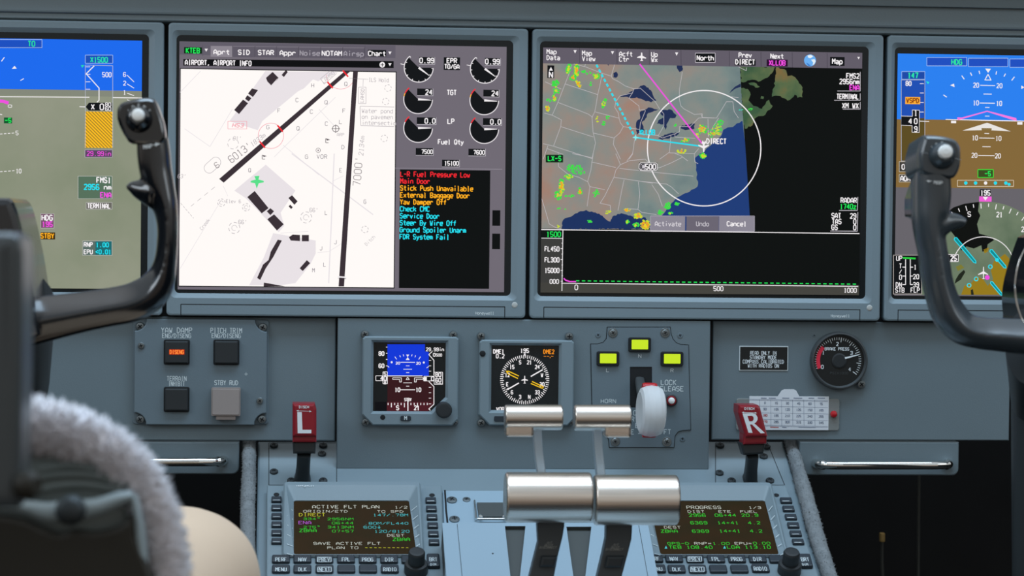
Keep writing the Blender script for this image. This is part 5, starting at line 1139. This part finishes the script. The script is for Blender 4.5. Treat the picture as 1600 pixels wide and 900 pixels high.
# ---- flight plan keyboard units (control display units)
def cdu(label, sr, outer, hood, keysL, keysR, rows, legends, knob, brt, brand, draw):
    t = thing('control_display_unit', SL.at((outer[2][0]+outer[3][0])/2, 905), label, 'control display unit', 'control display units on the pedestal')
    hB_ = .008
    b = MB(); prism(b, SL, [SL.uv(x, y, hB_) for x, y in outer], .0004, hB_, 'bezel_paint', .0012); b.build('body', t)
    b = MB(); h1 = .0165; hs_ = .0104
    o = [SL.uv(x, y, h1 if k < 2 else hs_) for k, (x, y) in enumerate(hood)]; i = [SL.uv(x, y, hs_) for x, y in sr]
    def quad_r(q, r):   # rounded quad with corner arcs, ccw from bottom-left
        q = ccw(q); out = []
        for k in range(4):
            p = Vector(q[k]); a = (Vector(q[k-1])-p).normalized(); c_ = (Vector(q[(k+1) % 4])-p).normalized()
            for j in range(5):
                s_ = j/4; e0 = p+a*r; e1 = p+c_*r; out.append(tuple((1-s_)**2*e0+2*s_*(1-s_)*p+s_**2*e1))
        return out
    om = quad_r(o, .004); im = quad_r(i, .0022); mid = [tuple(Vector(a)*.30+Vector(c_)*.70) for a, c_ in zip(im, om)]
    vt = max(p[1] for p in om); vb = min(p[1] for p in om)
    def hh_(poly, d=0.0): return [hs_+.0003+(h1-hs_)*min(1, max(0, (p[1]-vb)/(vt-vb)*1.15))+d for p in poly]
    io = inset(om, .0012)
    loft(b, SL, [(om, .007), (om, hh_(om, -.0012)), (io, hh_(io)), (mid, hh_(mid)), (im, hs_), (im, hs_-.001)], 'bezel_paint', cap1=False); b.build('screen_hood', t)
    b = MB()
    cu = [(sr[0], sr[3], hood[0], hood[3], 0), (sr[1], sr[2], hood[1], hood[2], 1)]
    for (s0, s1, o0, o1, side) in cu:
        b = MB()
        for k in range(6):
            f = .06+k*.165; f2 = f+.15
            ox_ = o0[0]+(o1[0]-o0[0])*(f*.8+.22); oy_ = s0[1]+(s1[1]-s0[1])*f; ix = s0[0]+(s1[0]-s0[0])*f2; iy = s0[1]+(s1[1]-s0[1])*f2
            Om = Vector(SL.uv(ox_+(3 if side == 0 else -3), oy_, h1)); Im = Vector(SL.uv(ix+(-1 if side == 0 else 1), iy, hs_))
            # laid on the sloping cheek: from near the rim down to the screen edge
            hm = hh_([(Om.x, Om.y)])[0]; P_ = SL.W(Om.x, Om.y, hm+.0004).lerp(SL.W(Im.x, Im.y, hs_+.0004), .30); Q_ = SL.W(Om.x, Om.y, hm+.0004).lerp(SL.W(Im.x, Im.y, hs_+.0004), .97)
            d = (Q_-P_).cross(SL.N).normalized()*.00028; e = SL.N*.0006
            b.add([P_-d+e, P_+d+e, Q_+d+e, Q_-d+e], [(0, 1, 2, 3)], 'key_legend')
        b.build('cheek_mark', t)
    s = MB(); flat(s, SL, quad_r(i, .0022), hs_-.0008, 'lit_cdu_brown'); D = Draw(s, SL, base=hs_-.00075); draw(D); s.build('screen', t)
    for col in (keysL, keysR):
        for x, y in col:
            b = MB(); k0 = SL.uv(x-8, y+3.9, hB_); k1 = SL.uv(x+8, y-3.7, hB_); c0 = SL.uv(x, y, hB_); w = (k1[0]-k0[0])/2; hh = (k1[1]-k0[1])/2
            prism(b, SL, rrect(c0[0]-w, c0[1]-hh, c0[0]+w, c0[1]+hh, .0007, 3), hB_, hB_+.0026, 'key_plastic', .0009)
            h_ = hB_+.0027; ribbon(b, SL, [SL.uv(x-5.5, y-1.2, h_), SL.uv(x+5.5, y-1.2, h_)], .0006, h_, 'key_legend'); b.build('line_key', t)
    for (x, y), tx in zip(rows, legends):
        b = MB(); w, hh = .0073, .0048; c0 = SL.uv(x, y, hB_)
        prism(b, SL, rrect(c0[0]-w, c0[1]-hh, c0[0]+w, c0[1]+hh, .0014, 4), hB_, hB_+.0026, 'key_plastic', .0010)
        if tx:
            T = Draw(b, SL, base=hB_+.0027)
            T.text(tx, x, y-1.4, 5.6, 1, 'key_legend', 4.5 if len(tx) < 5 else 4.2, wt=.165)
            if tx in ('PREV', 'NEXT'): T.box(x-10.5, y-5, x+10.5, y+2.4, 1, 'key_legend', 1.0)
        b.build('function_key', t)
    b = MB(); x, y = brt; c0 = SL.uv(x, y, hB_); prism(b, SL, rrect(c0[0]-.0052, c0[1]-.0085, c0[0]+.0052, c0[1]+.0085, .0014, 4), hB_, hB_+.0035, 'key_plastic', .0012)
    T = Draw(b, SL, base=hB_+.0036); T.text('BRT', x, y-5, 5.6, 1, 'key_legend', 4.4, wt=.18); T.text('DIM', x, y+3, 3.6, 1, 'key_legend', 3.2, wt=.2); b.build('brightness_key', t)
    x, y = knob; o = SL.at(x, y, hB_)
    b = MB(); lathe(b, o, SL.N, [(.0098, 0), (.0098, .007), (.0090, .0085), (.0068, .009), (.0068, .019), (.0060, .0205), (.004, .0207)], 'dark_plastic', 36); b.build('knob', t)
    for x, y in ((outer[0][0]+15, 773), (outer[1][0]-15, 774)):
        b = MB(); lathe(b, SL.at(x, y, hB_), SL.N, [(.0024, -.0005), (.0024, .0004), (.001, .0006)], 'gap_black', 16); b.build('light_sensor', t)
    if brand:
        b = MB(); T = Draw(b, SL, base=h1+.0001); T.text('Honeywell', *brand, 4.4, 0, 'white_paint', 3.1, wt=.2); b.build('maker_mark', t)
    return t
em_noise('lit_cdu_brown', [(.3, '#2a2210'), (.5, '#302412'), (.7, '#282412')], 30, 3)
CG, CW, CC, CY, CM = em('#2fd238'), em('#cfd6cc'), em('#4cc4cc'), em('#c4c432'), em('#b45cd0')
def drawL(D):
    M = Draw(D.mb, D.pl, base=D.b, tf=zf(430, 760, 5.926))
    for tx, x, y, hp, c, adv, al in (('ACTIVE FLT PLAN', 345, 188, 6.2, CW, 7.1, 'l'), ('1/2', 1108, 193, 4.6, CW, 7.1, 'l'), ('ORIGIN/ETD', 262, 230, 4.4, CW, 7.1, 'l'), ('TO SPD', 945, 232, 4.4, CW, 7.1, 'l'), ('DIRECT', 222, 262, 6.0, CY, 7.1, 'l'), ('147/.78M', 1228, 265, 4.8, CC, 7.0, 'r'),
        ('334°', 262, 300, 4.2, CG, 7.1, 'l'), ('2956NM', 722, 302, 4.6, CG, 7.0, 'r'), ('ENA', 218, 335, 6.0, CM, 7.1, 'l'), ('06+44', 722, 339, 4.8, CG, 7.0, 'r'), ('.80M/FL440', 1230, 342, 4.8, CC, 7.0, 'r'), ('275°', 262, 377, 4.4, CG, 7.1, 'l'), ('3413NM', 724, 377, 4.8, CG, 7.0, 'r'),
        ('600', 820, 378, 5.0, CC, 7.1, 'l'), ('ZBAA', 225, 408, 6.2, CG, 7.1, 'l'), ('07+57', 724, 414, 4.8, CG, 7.0, 'r'), ('120/8120', 1240, 416, 5.0, CC, 7.0, 'r'), ('DEST', 1038, 453, 4.6, CW, 7.1, 'l'), ('ZBAA', 1245, 490, 6.2, CG, 7.1, 'r'), ('SAVE ACTIVE FLT', 355, 528, 5.0, CW, 7.1, 'l'), ('PLAN TO', 485, 568, 5.0, CW, 7.1, 'l')):
        M.text(tx, x, y, hp*.76, 1, c, adv, al, wt=.18)
    for k in range(10): M.line([(832+k*42, 567), (856+k*42, 568)], 1, CY, .9)
    M.line([(962, 362), (962, 388)], 1, CC, .9); M.line([(950, 378), (962, 390), (974, 378)], 1, CC, .9)
def drawR(D):
    M = Draw(D.mb, D.pl, base=D.b, tf=zf(1010, 770, 5.714))
    for tx, x, y, hp, c, adv, al in (('PROGRESS', 360, 130, 5.8, CW, 6.9, 'l'), ('1/3', 915, 132, 4.6, CW, 6.9, 'l'), ('DIST', 370, 167, 4.4, CW, 6.9, 'l'), ('ETE', 645, 167, 4.4, CW, 6.9, 'l'), ('FUEL', 840, 168, 4.4, CW, 6.9, 'l'), ('2956', 380, 200, 6.0, CG, 6.9, 'l'), ('06+44', 612, 200, 5.6, CG, 6.9, 'l'), ('20.9', 850, 200, 5.6, CG, 6.9, 'l'),
        ('T', 275, 240, 4.4, CW, 6.9, 'c'), ('A', 250, 272, 5.6, CG, 6.9, 'c'), ('6369', 395, 268, 5.8, CG, 6.9, 'l'), ('14+41', 635, 268, 5.4, CG, 6.9, 'l'), ('4.2', 908, 268, 5.4, CG, 6.9, 'l'), ('DEST', 160, 308, 4.8, CW, 6.8, 'l'), ('ZBAA', 130, 342, 5.8, CG, 6.9, 'l'), ('6369', 410, 342, 5.8, CG, 6.9, 'l'), ('14+41', 652, 341, 5.6, CG, 6.9, 'l'), ('4.2', 925, 341, 5.6, CG, 6.9, 'l'),
        ('GPS-D', 190, 452, 4.8, CG, 7, 'l'), ('RNP=', 430, 452, 4.8, CW, 7, 'l'), ('1.00', 592, 452, 4.8, CG, 7, 'l'), ('EPU=', 790, 452, 4.8, CW, 7, 'l'), ('0.00', 955, 450, 4.8, CG, 7, 'l'), ('TEB 108.40', 202, 486, 6.0, CG, 6.95, 'l'), ('LGA 113.10', 722, 485, 6.0, CG, 6.95, 'l')):
        M.text(tx, x, y, hp*.76, 1, c, adv, al, wt=.18)
    for x in (175, 698): M.poly([(x-12, 498), (x+12, 498), (x, 472)], 1, CC)
cdu('keypad unit showing ACTIVE FLT PLAN on a dark screen, left of the throttles', [(459, 782), (639, 782), (651, 866), (459, 866)], [(417, 758), (690, 758), (695, 935), (416, 935)], [(443, 752), (657, 752), (663, 868), (441, 868)],
    [(432, 782.4+k*13.07) for k in range(6)], [(673+k*1.02, 783.8+k*13.1) for k in range(6)],
    [(439, 875.5), (472.5, 875.5), (506.7, 875.5), (540.6, 875.5), (574.4, 875.8), (608, 875.8), (641, 876), (439, 891), (472.5, 891), (507, 891), (541, 891), (575, 891), (609, 891)], ['PERF', 'NAV', 'PREV', 'FPL', 'PROG', 'DIR', None, 'MENU', 'DLK', 'NEXT', None, None, 'RADIO'], (650, 893), (677, 879), (477, 757.5), drawL)
cdu('keypad unit showing PROGRESS figures on a dark screen, right of the throttles', [(1014, 782), (1195, 782), (1217, 866), (1032, 866)], [(985, 758), (1228, 758), (1292, 935), (1018, 935)], [(996, 753), (1205, 753), (1233, 868), (1018, 868)],
    [(1002+k*3.1, 783+k*13) for k in range(6)], [(1228+k*3.75, 784+k*12.9) for k in range(6)],
    [(1022, 874.5), (1053, 874.5), (1085.5, 874.8), (1118.5, 875), (1151, 875), (1183.5, 875), (1215, 875.5), (1026, 890.5), (1057, 891), (1089.6, 891), (1122, 891), (1155, 891), (1188, 890)], ['PERF', 'NAV', 'PREV', 'FPL', 'PROG', 'DIR', None, 'MENU', 'DLK', 'NEXT', None, None, 'RADIO'], (1233, 893), (1258, 879), None, drawR)

# ---- carpet trims along the pedestal
def fluffy(name, pts, rad, mat, n_tuft, tl, tr, parent=None, seg=14, jit=.25):
    """soft rope-like strip with separate tufts, one mesh"""
    b = MB(); P_ = spl([tuple(p)+(r,) for p, r in zip(pts, rad)], 8)
    vs = []; rr = []
    for p in P_: vs.append(p[:3]); rr.append(p[3]*(1+random.uniform(-.06, .06)))
    tube(b, vs, rr, mat, seg)
    for k in range(n_tuft):
        i = random.randrange(len(vs)-1); f = random.random(); c = Vector(vs[i]).lerp(Vector(vs[i+1]), f); r = rr[i]
        t_ = (Vector(vs[i+1])-Vector(vs[i])).normalized(); a = t_.orthogonal().normalized(); e = t_.cross(a); th = random.uniform(0, 2*PI)
        d = (a*math.cos(th)+e*math.sin(th)); o = c+d*r*.92; d = (d+Vector((random.gauss(0, jit), random.gauss(0, jit), random.gauss(0, jit)))).normalized()
        l = tl*random.uniform(.5, 1.3); w = tr*random.uniform(.6, 1.2); s1 = d.orthogonal().normalized()*w; s2 = d.cross(s1)
        tip = o+d*l
        b.add([o+s1, o-s1*.5+s2*.87, o-s1*.5-s2*.87, tip], [(0, 1, 3), (1, 2, 3), (2, 0, 3)], mat, True)
    return b.build(name, parent)
SLc = SL.off(.004)
o = fluffy('carpet_trim', [SLc.at(389, 684), SLc.at(389, 740), SLc.at(387, 800), SLc.at(388, 930)], [.0058, .006, .0062, .0064], 'carpet_trim', 1800, .0016, .0005)
tag(o, 'fuzzy grey carpet edging down the left side of the pedestal', 'carpet edging', 'carpet edgings of the pedestal')
o = fluffy('carpet_trim', [SLc.at(1235, 684), SLc.at(1246, 730), SLc.at(1263, 790), SLc.at(1278, 845), SLc.at(1306, 930)], [.0058, .006, .0068, .0068, .0064], 'carpet_trim', 1800, .0018, .0005)
tag(o, 'fuzzy grey carpet edging down the right side of the pedestal', 'carpet edging', 'carpet edgings of the pedestal')

# ---- footwell odds and ends on the right
fw = plane_y(.30)
b = MB(); tube(b, [tuple(fw.at(1436, 735)), tuple(fw.at(1434, 960))], [.0016, .0016], 'footwell_metal', 10); tag(b.build('footwell_rod'), 'thin grey vertical rod in the dark right footwell', 'rod')
tg = thing('footwell_fitting', fw.at(1378, 900), 'small gold tag on a thin bracket in the dark right footwell', 'fitting')
b = MB(); prism(b, fw, rpx(fw, 1374, 832, 1381, 846, 1.5), 0, .006, 'gold_tag', .0012); tag(b.build('gold_tag', tg), 'small gold tag')
b = MB(); tube(b, [tuple(fw.at(1378, 846)), tuple(fw.at(1378, 880)), tuple(fw.at(1381, 960))], [.0018, .0018, .0022], 'footwell_metal', 8); b.build('bracket', tg)

# ================================================================== YOKES
def yoke(label, stroke, trig, headp, headd, boss, btn, mat, Y, hub, dirm, thick=.030, side_off=(0, 0)):
    pl = plane_y(Y); t = thing('control_yoke', hub, label, 'control yoke', 'control yokes')
    P_ = spl(stroke, 8); pts = []; rad = []
    for x, y, w in P_:
        p = pl.at(x, y, -thick*.5); pts.append(tuple(p)); rad.append((w*pl.sc(x, y)[0]*.5, thick*.5))
    b = MB(); rows = []; n = 36
    for i, p in enumerate(pts):
        p = Vector(p); tn = (Vector(pts[min(i+1, len(pts)-1)])-Vector(pts[max(i-1, 0)])).normalized(); a = tn.cross(Vector((0, 1, 0))).normalized(); ra, rb = rad[i]
        row = []
        for k in range(n):
            c, q_ = math.cos(2*PI*k/n), math.sin(2*PI*k/n)
            fx = min(1, max(0, (i-22)/12)); inner = (c < 0) if dirm > 0 else (c > 0)
            ex = (.92+.75*fx) if inner and q_ > 0 else .92      # a flat facet along the inner front edge of the lower bar
            row.append(p+a*ra*math.copysign(abs(c)**ex, c)+Vector((0, -1, 0))*rb*math.copysign(abs(q_)**ex, q_))
        rows.append(row)
    for k in range(len(rows)-1): b.add(rows[k]+rows[k+1], [(i, n+i, n+(i+1) % n, (i+1) % n) for i in range(n)], mat, True)
    b.add(rows[0], [tuple(range(n))], mat); b.add(rows[-1], [tuple(reversed(range(n)))], mat)
    # trigger rest
    T_ = spl(trig, 5); tp = [tuple(pl.at(x, y, -thick*.45)) for x, y, w in T_]; tr = [(w*.00044*.5, min(w*.00044*.6, thick*.42)) for x, y, w in T_]
    tube(b, tp, tr, mat, 16, up=(0, -1, 0))
    o = b.build('grip', t); smooth_mods(o, .0011, 7)
    # head
    q = ccw([pl.uv(*p) for p in spl([tuple(p) for p in headp]+[tuple(headp[0])], 4)[:-1]])
    b = MB(); qd = [(u+side_off[0], v+side_off[1]) for u, v in inset(q, .001)]
    rings = [(qd, -headd), (inset(q, -.0004), -headd*.4), (q, -.003), (inset(q, .0008), -.0012), (inset(q, .0022), 0)]
    loft(b, pl, rings, mat, smooth=False, cap0=True); b.s = [True]*(len(b.s)-2)+[False]*2; b.build('head', t)
    bx, by, br = boss; s_ = pl.sc(bx, by)[0]; r = br*s_
    b = MB(); ax = Vector(btn[3] if len(btn) > 3 else (0, -1, 0)); lathe(b, pl.at(bx, by), ax, [(r*1.04, -.001), (r, .001), (r*.86, .006), (r*.62, .010), (r*.5, .0105)], mat, 36); b.build('button_boss', t)
    b = MB(); b_r = btn[2]*s_; lathe(b, pl.at(btn[0], btn[1], .0095), ax, [(b_r, -.006), (b_r, .004), (b_r*.9, .0056), (b_r*.4, .0062)], 'button_white', 28); tag(b.build('push_button', t), 'white push button')
    return t, pl
YA = -.45
tL, plL = yoke('black left control yoke with a white button, in front of the airport chart display',
    [(238, 215, 50), (240, 240, 53), (243, 266, 52), (249, 292, 49), (257, 320, 41), (261.5, 350, 34), (261, 385, 34), (257, 415, 38), (249, 438, 50), (233, 459, 60), (205, 473, 62), (165, 481, 62), (120, 489, 66), (70, 498, 74), (10, 508, 84), (-60, 512, 86)],
    [(240, 300, 54), (222, 297, 36), (208, 293, 22), (201, 292, 12), (197, 291.5, 5)],
    [(183, 171), (188, 162), (202, 156.5), (222, 153), (236, 153.5), (243, 159), (250, 176), (256, 196), (257, 220), (240, 225), (206, 224), (196, 214), (188, 200), (183, 185)], .030, (217, 186, 21), (216.5, 180.5, 9.8, (-.05, -.98, .1)), 'yoke_black', YA, plane_y(YA+.12).at(20, 510), 1)
def placed_text(name, parent, tx, px_, py_, pl, hp, adv, rot, arrow=None, mat='white_paint', h=.0006):
    b = MB(); T = Draw(b, pl, base=h); T.text(tx, px_, py_, hp, 0, mat, adv, rot=rot, wt=.2)
    if arrow: T.poly(arrow, 0, mat)
    return b.build(name, parent)
placed_text('lettering', tL, 'MAP', 231, 229, plane_y(YA-.0006), 5.6, 5.0, 8, [(238, 226.5), (243, 225), (243, 223), (250, 224.5), (243, 228.8), (243, 227)])
b = MB(); T = Draw(b, plL, base=.001)
for k, ch in enumerate('IDENT'):
    a = math.radians(142-k*26); T.text(ch, 217+19.5*math.cos(a), 186-21*math.sin(a)+0, 4.6, 0, 'white_paint', rot=math.degrees(a)-90, wt=.17)
b.build('button_lettering', tL)
# hub block of the left yoke
b = MB(); pf = plane_y(YA-.015)
fr = ccw([pf.uv(*p) for p in spl([(-90, 309), (2, 309), (15, 311), (22, 320), (30, 345), (42, 400), (50, 450), (54, 478), (56, 505), (50, 530), (-90, 532)], 3)])
loft(b, pf, [(fr, -.115), (fr, -.006), (inset(fr, .0015), -.0015), (inset(fr, .005), 0)], 'yoke_black', cap0=True); b.build('hub', tL)
b = MB(); tube(b, [tuple(plane_y(YA+.06).at(20, 480)), tuple(plane_y(-.20).at(20, 600)), tuple(plane_y(-.20).at(20, 900))], [(.030, .03), (.028, .03), (.028, .03)], 'dark_plastic', 24); b.build('column', tL)
tR_, plR = yoke('dark grey right control yoke with a white button, in front of the right flight display',
    [(1455, 262, 56), (1455, 285, 59), (1455, 310, 59), (1453, 338, 55), (1454, 365, 49), (1458, 390, 46), (1462, 415, 48), (1466, 440, 48), (1474, 468, 50), (1485, 492, 54), (1504, 512, 52), (1530, 520, 50), (1562, 523, 52), (1600, 526, 55), (1680, 530, 58), (1760, 530, 58)],
    [(1465, 350, 52), (1480, 347, 36), (1493, 346, 26), (1501, 347, 20), (1507, 350, 16)],
    [(1445, 213), (1452, 211.5), (1474, 213), (1492, 218), (1499, 225), (1502, 237), (1501.5, 258), (1495, 274), (1486, 279), (1470, 277), (1455, 275), (1441, 269), (1438, 253), (1438.5, 236)], .024, (1472, 243, 20.5), (1476, 238, 10.6, (-.05, -.98, .1)), 'yoke_grey', YA, plane_y(YA+.12).at(1620, 530), -1, thick=.036, side_off=(-.006, -.004))
placed_text('lettering', tR_, 'MAP', 1466, 285.5, plane_y(YA-.0006), 5.2, 4.8, -4, [(1447, 282.5), (1452, 281), (1452, 282), (1457, 283), (1452, 284), (1452, 285)])
b = MB(); T = Draw(b, plR, base=.001)
for k, ch in enumerate('IDE'):
    a = math.radians(138-k*24); T.text(ch, 1472+20*math.cos(a), 244-20*math.sin(a), 4.6, 0, 'white_paint', rot=math.degrees(a)-90, wt=.17)
b.build('button_lettering', tR_)
b = MB(); ribbon(b, plR, [plR.uv(1438, 237), plR.uv(1450, 240)], .0003, .0002, 'lever_silver'); ribbon(b, plR, [plR.uv(1488, 246), plR.uv(1502, 250)], .0003, .0002, 'lever_silver'); b.build('head_seam', tR_)
b = MB(); side = plane_y(YA+.03)
fr = ccw([side.uv(*p) for p in spl([(1429, 295), (1441, 268), (1455, 270), (1455, 345), (1430, 340), (1424, 335), (1424, 310)], 3)])
loft(b, side, [(fr, -.02), (fr, .012), (inset(fr, .002), .015)], 'yoke_black', cap0=True); b.build('side_switch', tR_)
b = MB(); pf = plane_y(YA+.03)
fr = ccw([pf.uv(*p) for p in spl([(1652, 372), (1750, 350), (1750, 560), (1634, 560), (1628, 500), (1626, 470), (1630, 440), (1640, 405)], 3)])
loft(b, pf, [(fr, -.10), (fr, -.006), (inset(fr, .0015), -.0015), (inset(fr, .005), 0)], 'yoke_black', cap0=True); b.build('hub', tR_)
b = MB(); p3 = plane_y(YA-.01); tube(b, [tuple(p3.at(*q)) for q in spl([(1606, 380), (1592, 410), (1586, 445), (1588, 470), (1596, 498), (1606, 510)], 5)], [.0006]*26, 'chrome', 8); tag(b.build('cable', tR_), 'thin shiny cable')
b = MB(); tube(b, [tuple(plane_y(YA+.06).at(1612, 540)), tuple(plane_y(-.26).at(1614, 620)), tuple(plane_y(-.24).at(1624, 930))], [(.019, .03), (.017, .03), (.020, .03)], 'dark_plastic', 28); b.build('column', tR_)

# ================================================================== SEAT, PERSON
YS = -.92
PS = plane_y(YS)
st = thing('pilot_seat', PS.at(100, 960, -.05), 'grey leather seat back with fluffy white fleece edging, close by at the lower left', 'seat')
def pst(pts, k=4): return ccw([PS.uv(*p) for p in spl(pts, k)])
b = MB(); q = pst([(-170, 705), (0, 700), (60, 697), (120, 700), (170, 715), (205, 745), (226, 790), (238, 850), (244, 960), (-170, 960)])
loft(b, PS, [(q, -.10), (q, -.012), (inset(q, .0022), -.006), (inset(q, .006), -.002), (inset(q, .012), 0)], 'seat_leather', cap0=True); b.s = [True]*len(b.s); b.build('back_cushion', st)
b = MB()
for pts in ([(40, 772), (90, 760), (140, 758), (190, 768)], [(30, 752), (90, 742), (150, 744), (200, 762)], [(60, 735), (110, 728), (160, 735)]):
    P_ = spl(pts, 6); tube(b, [tuple(PS.at(x, y, -.0005)) for x, y in P_], [.0022]*len(P_), 'seat_leather', 10)
b.build('leather_fold', st)
b = MB(); PB = PS.off(.012)
q = ccw([PB.uv(*p) for p in spl([(-170, 800), (10, 808), (60, 825), (90, 836), (115, 830), (150, 833), (190, 822), (208, 800), (212, 840), (218, 960), (-170, 960)], 3)])
loft(b, PB, [(q, -.011), (q, -.002), (inset(q, .002), 0)], 'seat_shell'); b.build('back_panel', st)
b = MB()
P_ = [(-170, 783, 16), (0, 790, 16), (40, 792, 20), (75, 800, 30), (110, 798, 34), (150, 792, 26), (185, 780, 22), (208, 774, 14)]
P_ = spl(P_, 5); tube(b, [tuple(PS.at(x, y, .008)) for x, y, w in P_], [(w*.000165, .004) for x, y, w in P_], 'seat_trim', 16, up=(0, -1, 0))
P2_ = spl([(207, 774, 15), (214, 800, 15), (220, 850, 18), (226, 960, 20)], 5); tube(b, [tuple(PS.at(x, y, .006)) for x, y, w in P2_], [(w*.000165, .005) for x, y, w in P2_], 'seat_trim', 16, up=(0, -1, 0))
b.build('metal_trim', st)
b = MB(); lathe(b, PS.at(111, 797, .012), (0, -1, .1), [(.0075, 0), (.0075, .003), (.005, .0065), (.002, .0075)], 'screw_dark', 28); b.build('bolt', st)
fl = fluffy('fleece_cover', [PS.at(-60, 664, -.01), PS.at(20, 664, -.01), PS.at(75, 671, -.01), PS.at(128, 687, -.01), PS.at(175, 713, -.01), PS.at(212, 748, -.01), PS.at(237, 790, -.01), PS.at(252, 840, -.01), PS.at(262, 900, -.01), PS.at(266, 960, -.01)],
            [.0115, .0115, .0115, .011, .0105, .0095, .0088, .0082, .008, .008], 'fleece', 5200, .0062, .0016, st, 18, .35)
tag(fl, 'fluffy white fleece edging', kind=None)
b = MB(); prism(b, plane_y(-.50), rrect(-.62, -.60, -.14, -.50, .03, 6), -.40, 0, 'seat_shell', .02); b.build('unseen_cushion_blocker', st)  # out of view, added so the yoke bar's underside reflects something dark
# upright post at the left edge, nearest thing to the camera
PP = plane_y(-1.05)
b = MB(); q = ccw([PP.uv(*p) for p in [(-180, 795), (28, 795), (30, 760), (33, 600), (34, 480), (34, 395), (32, 378), (26, 368), (14, 364), (-180, 364)]])
loft(b, PP, [(q, -.05), (q, -.004), (inset(q, .0012), -.0022), (inset(q, .0042), -.0006), (inset(q, .007), 0)], 'post_grey', cap0=True); b.s = [True]*len(b.s)
t = thing('seat_headrest', PP.at(0, 795), 'dark grey upright panel with a rounded corner, at the far left edge', 'headrest'); b.build('headrest_shell', t)
b = MB(); lathe(b, PP.at(27, 757, -.006), (.8, -.5, 0), [(.004, 0), (.0065, .003), (.0065, .008), (.004, .011)], 'seat_shell', 20); b.build('side_knob', t)

PK = plane_y(-.42)
pr = thing('person', PK.at(275, 925)-Vector((0, 0, .5)), 'seated person, only a knee in beige trousers showing beside the pedestal', 'person')
kc = PK.at(288, 902); r = .068
b = MB()
path = [tuple(kc+Vector((-.13, -.46, -.05)))+(.088, .08), tuple(kc+Vector((-.085, -.28, -.03)))+(.082, .074), tuple(kc+Vector((-.035, -.10, -.008)))+(.068, .060), tuple(kc+Vector((-.004, -.02, 0)))+(.056, .052), tuple(kc+Vector((0, .03, -.018)))+(.052, .050),
        tuple(kc+Vector((-.004, .045, -.07)))+(.053, .050), tuple(kc+Vector((-.045, .05, -.17)))+(.056, .052), tuple(kc+Vector((-.075, .06, -.40)))+(.056, .052)]
P_ = spl(path, 8)
rows = []
for i, p in enumerate(P_):
    c = Vector(p[:3]); tn = (Vector(P_[min(i+1, len(P_)-1)][:3])-Vector(P_[max(i-1, 0)][:3])).normalized(); a = Vector((1, 0, 0)); e = tn.cross(a).normalized(); a = e.cross(tn).normalized()
    row = []
    for k in range(40):
        th = 2*PI*k/40; rr = 1+.03*math.exp(-((th-.75)/.10)**2)+.02*noise.noise(Vector((math.cos(th)*1.3, math.sin(th)*1.3, i*.05)))*2
        row.append(c+a*p[3]*rr*math.cos(th)+e*p[4]*rr*math.sin(th))
    rows.append(row)
for k in range(len(rows)-1): b.add(rows[k]+rows[k+1], [(i, (i+1) % 40, 40+(i+1) % 40, 40+i) for i in range(40)], 'trousers', True)
b.add(rows[0], [tuple(reversed(range(40)))], 'trousers'); b.add(rows[-1], [tuple(range(40))], 'trousers')
o = b.build('trouser_leg', pr); smooth_mods(o, .005, 12)
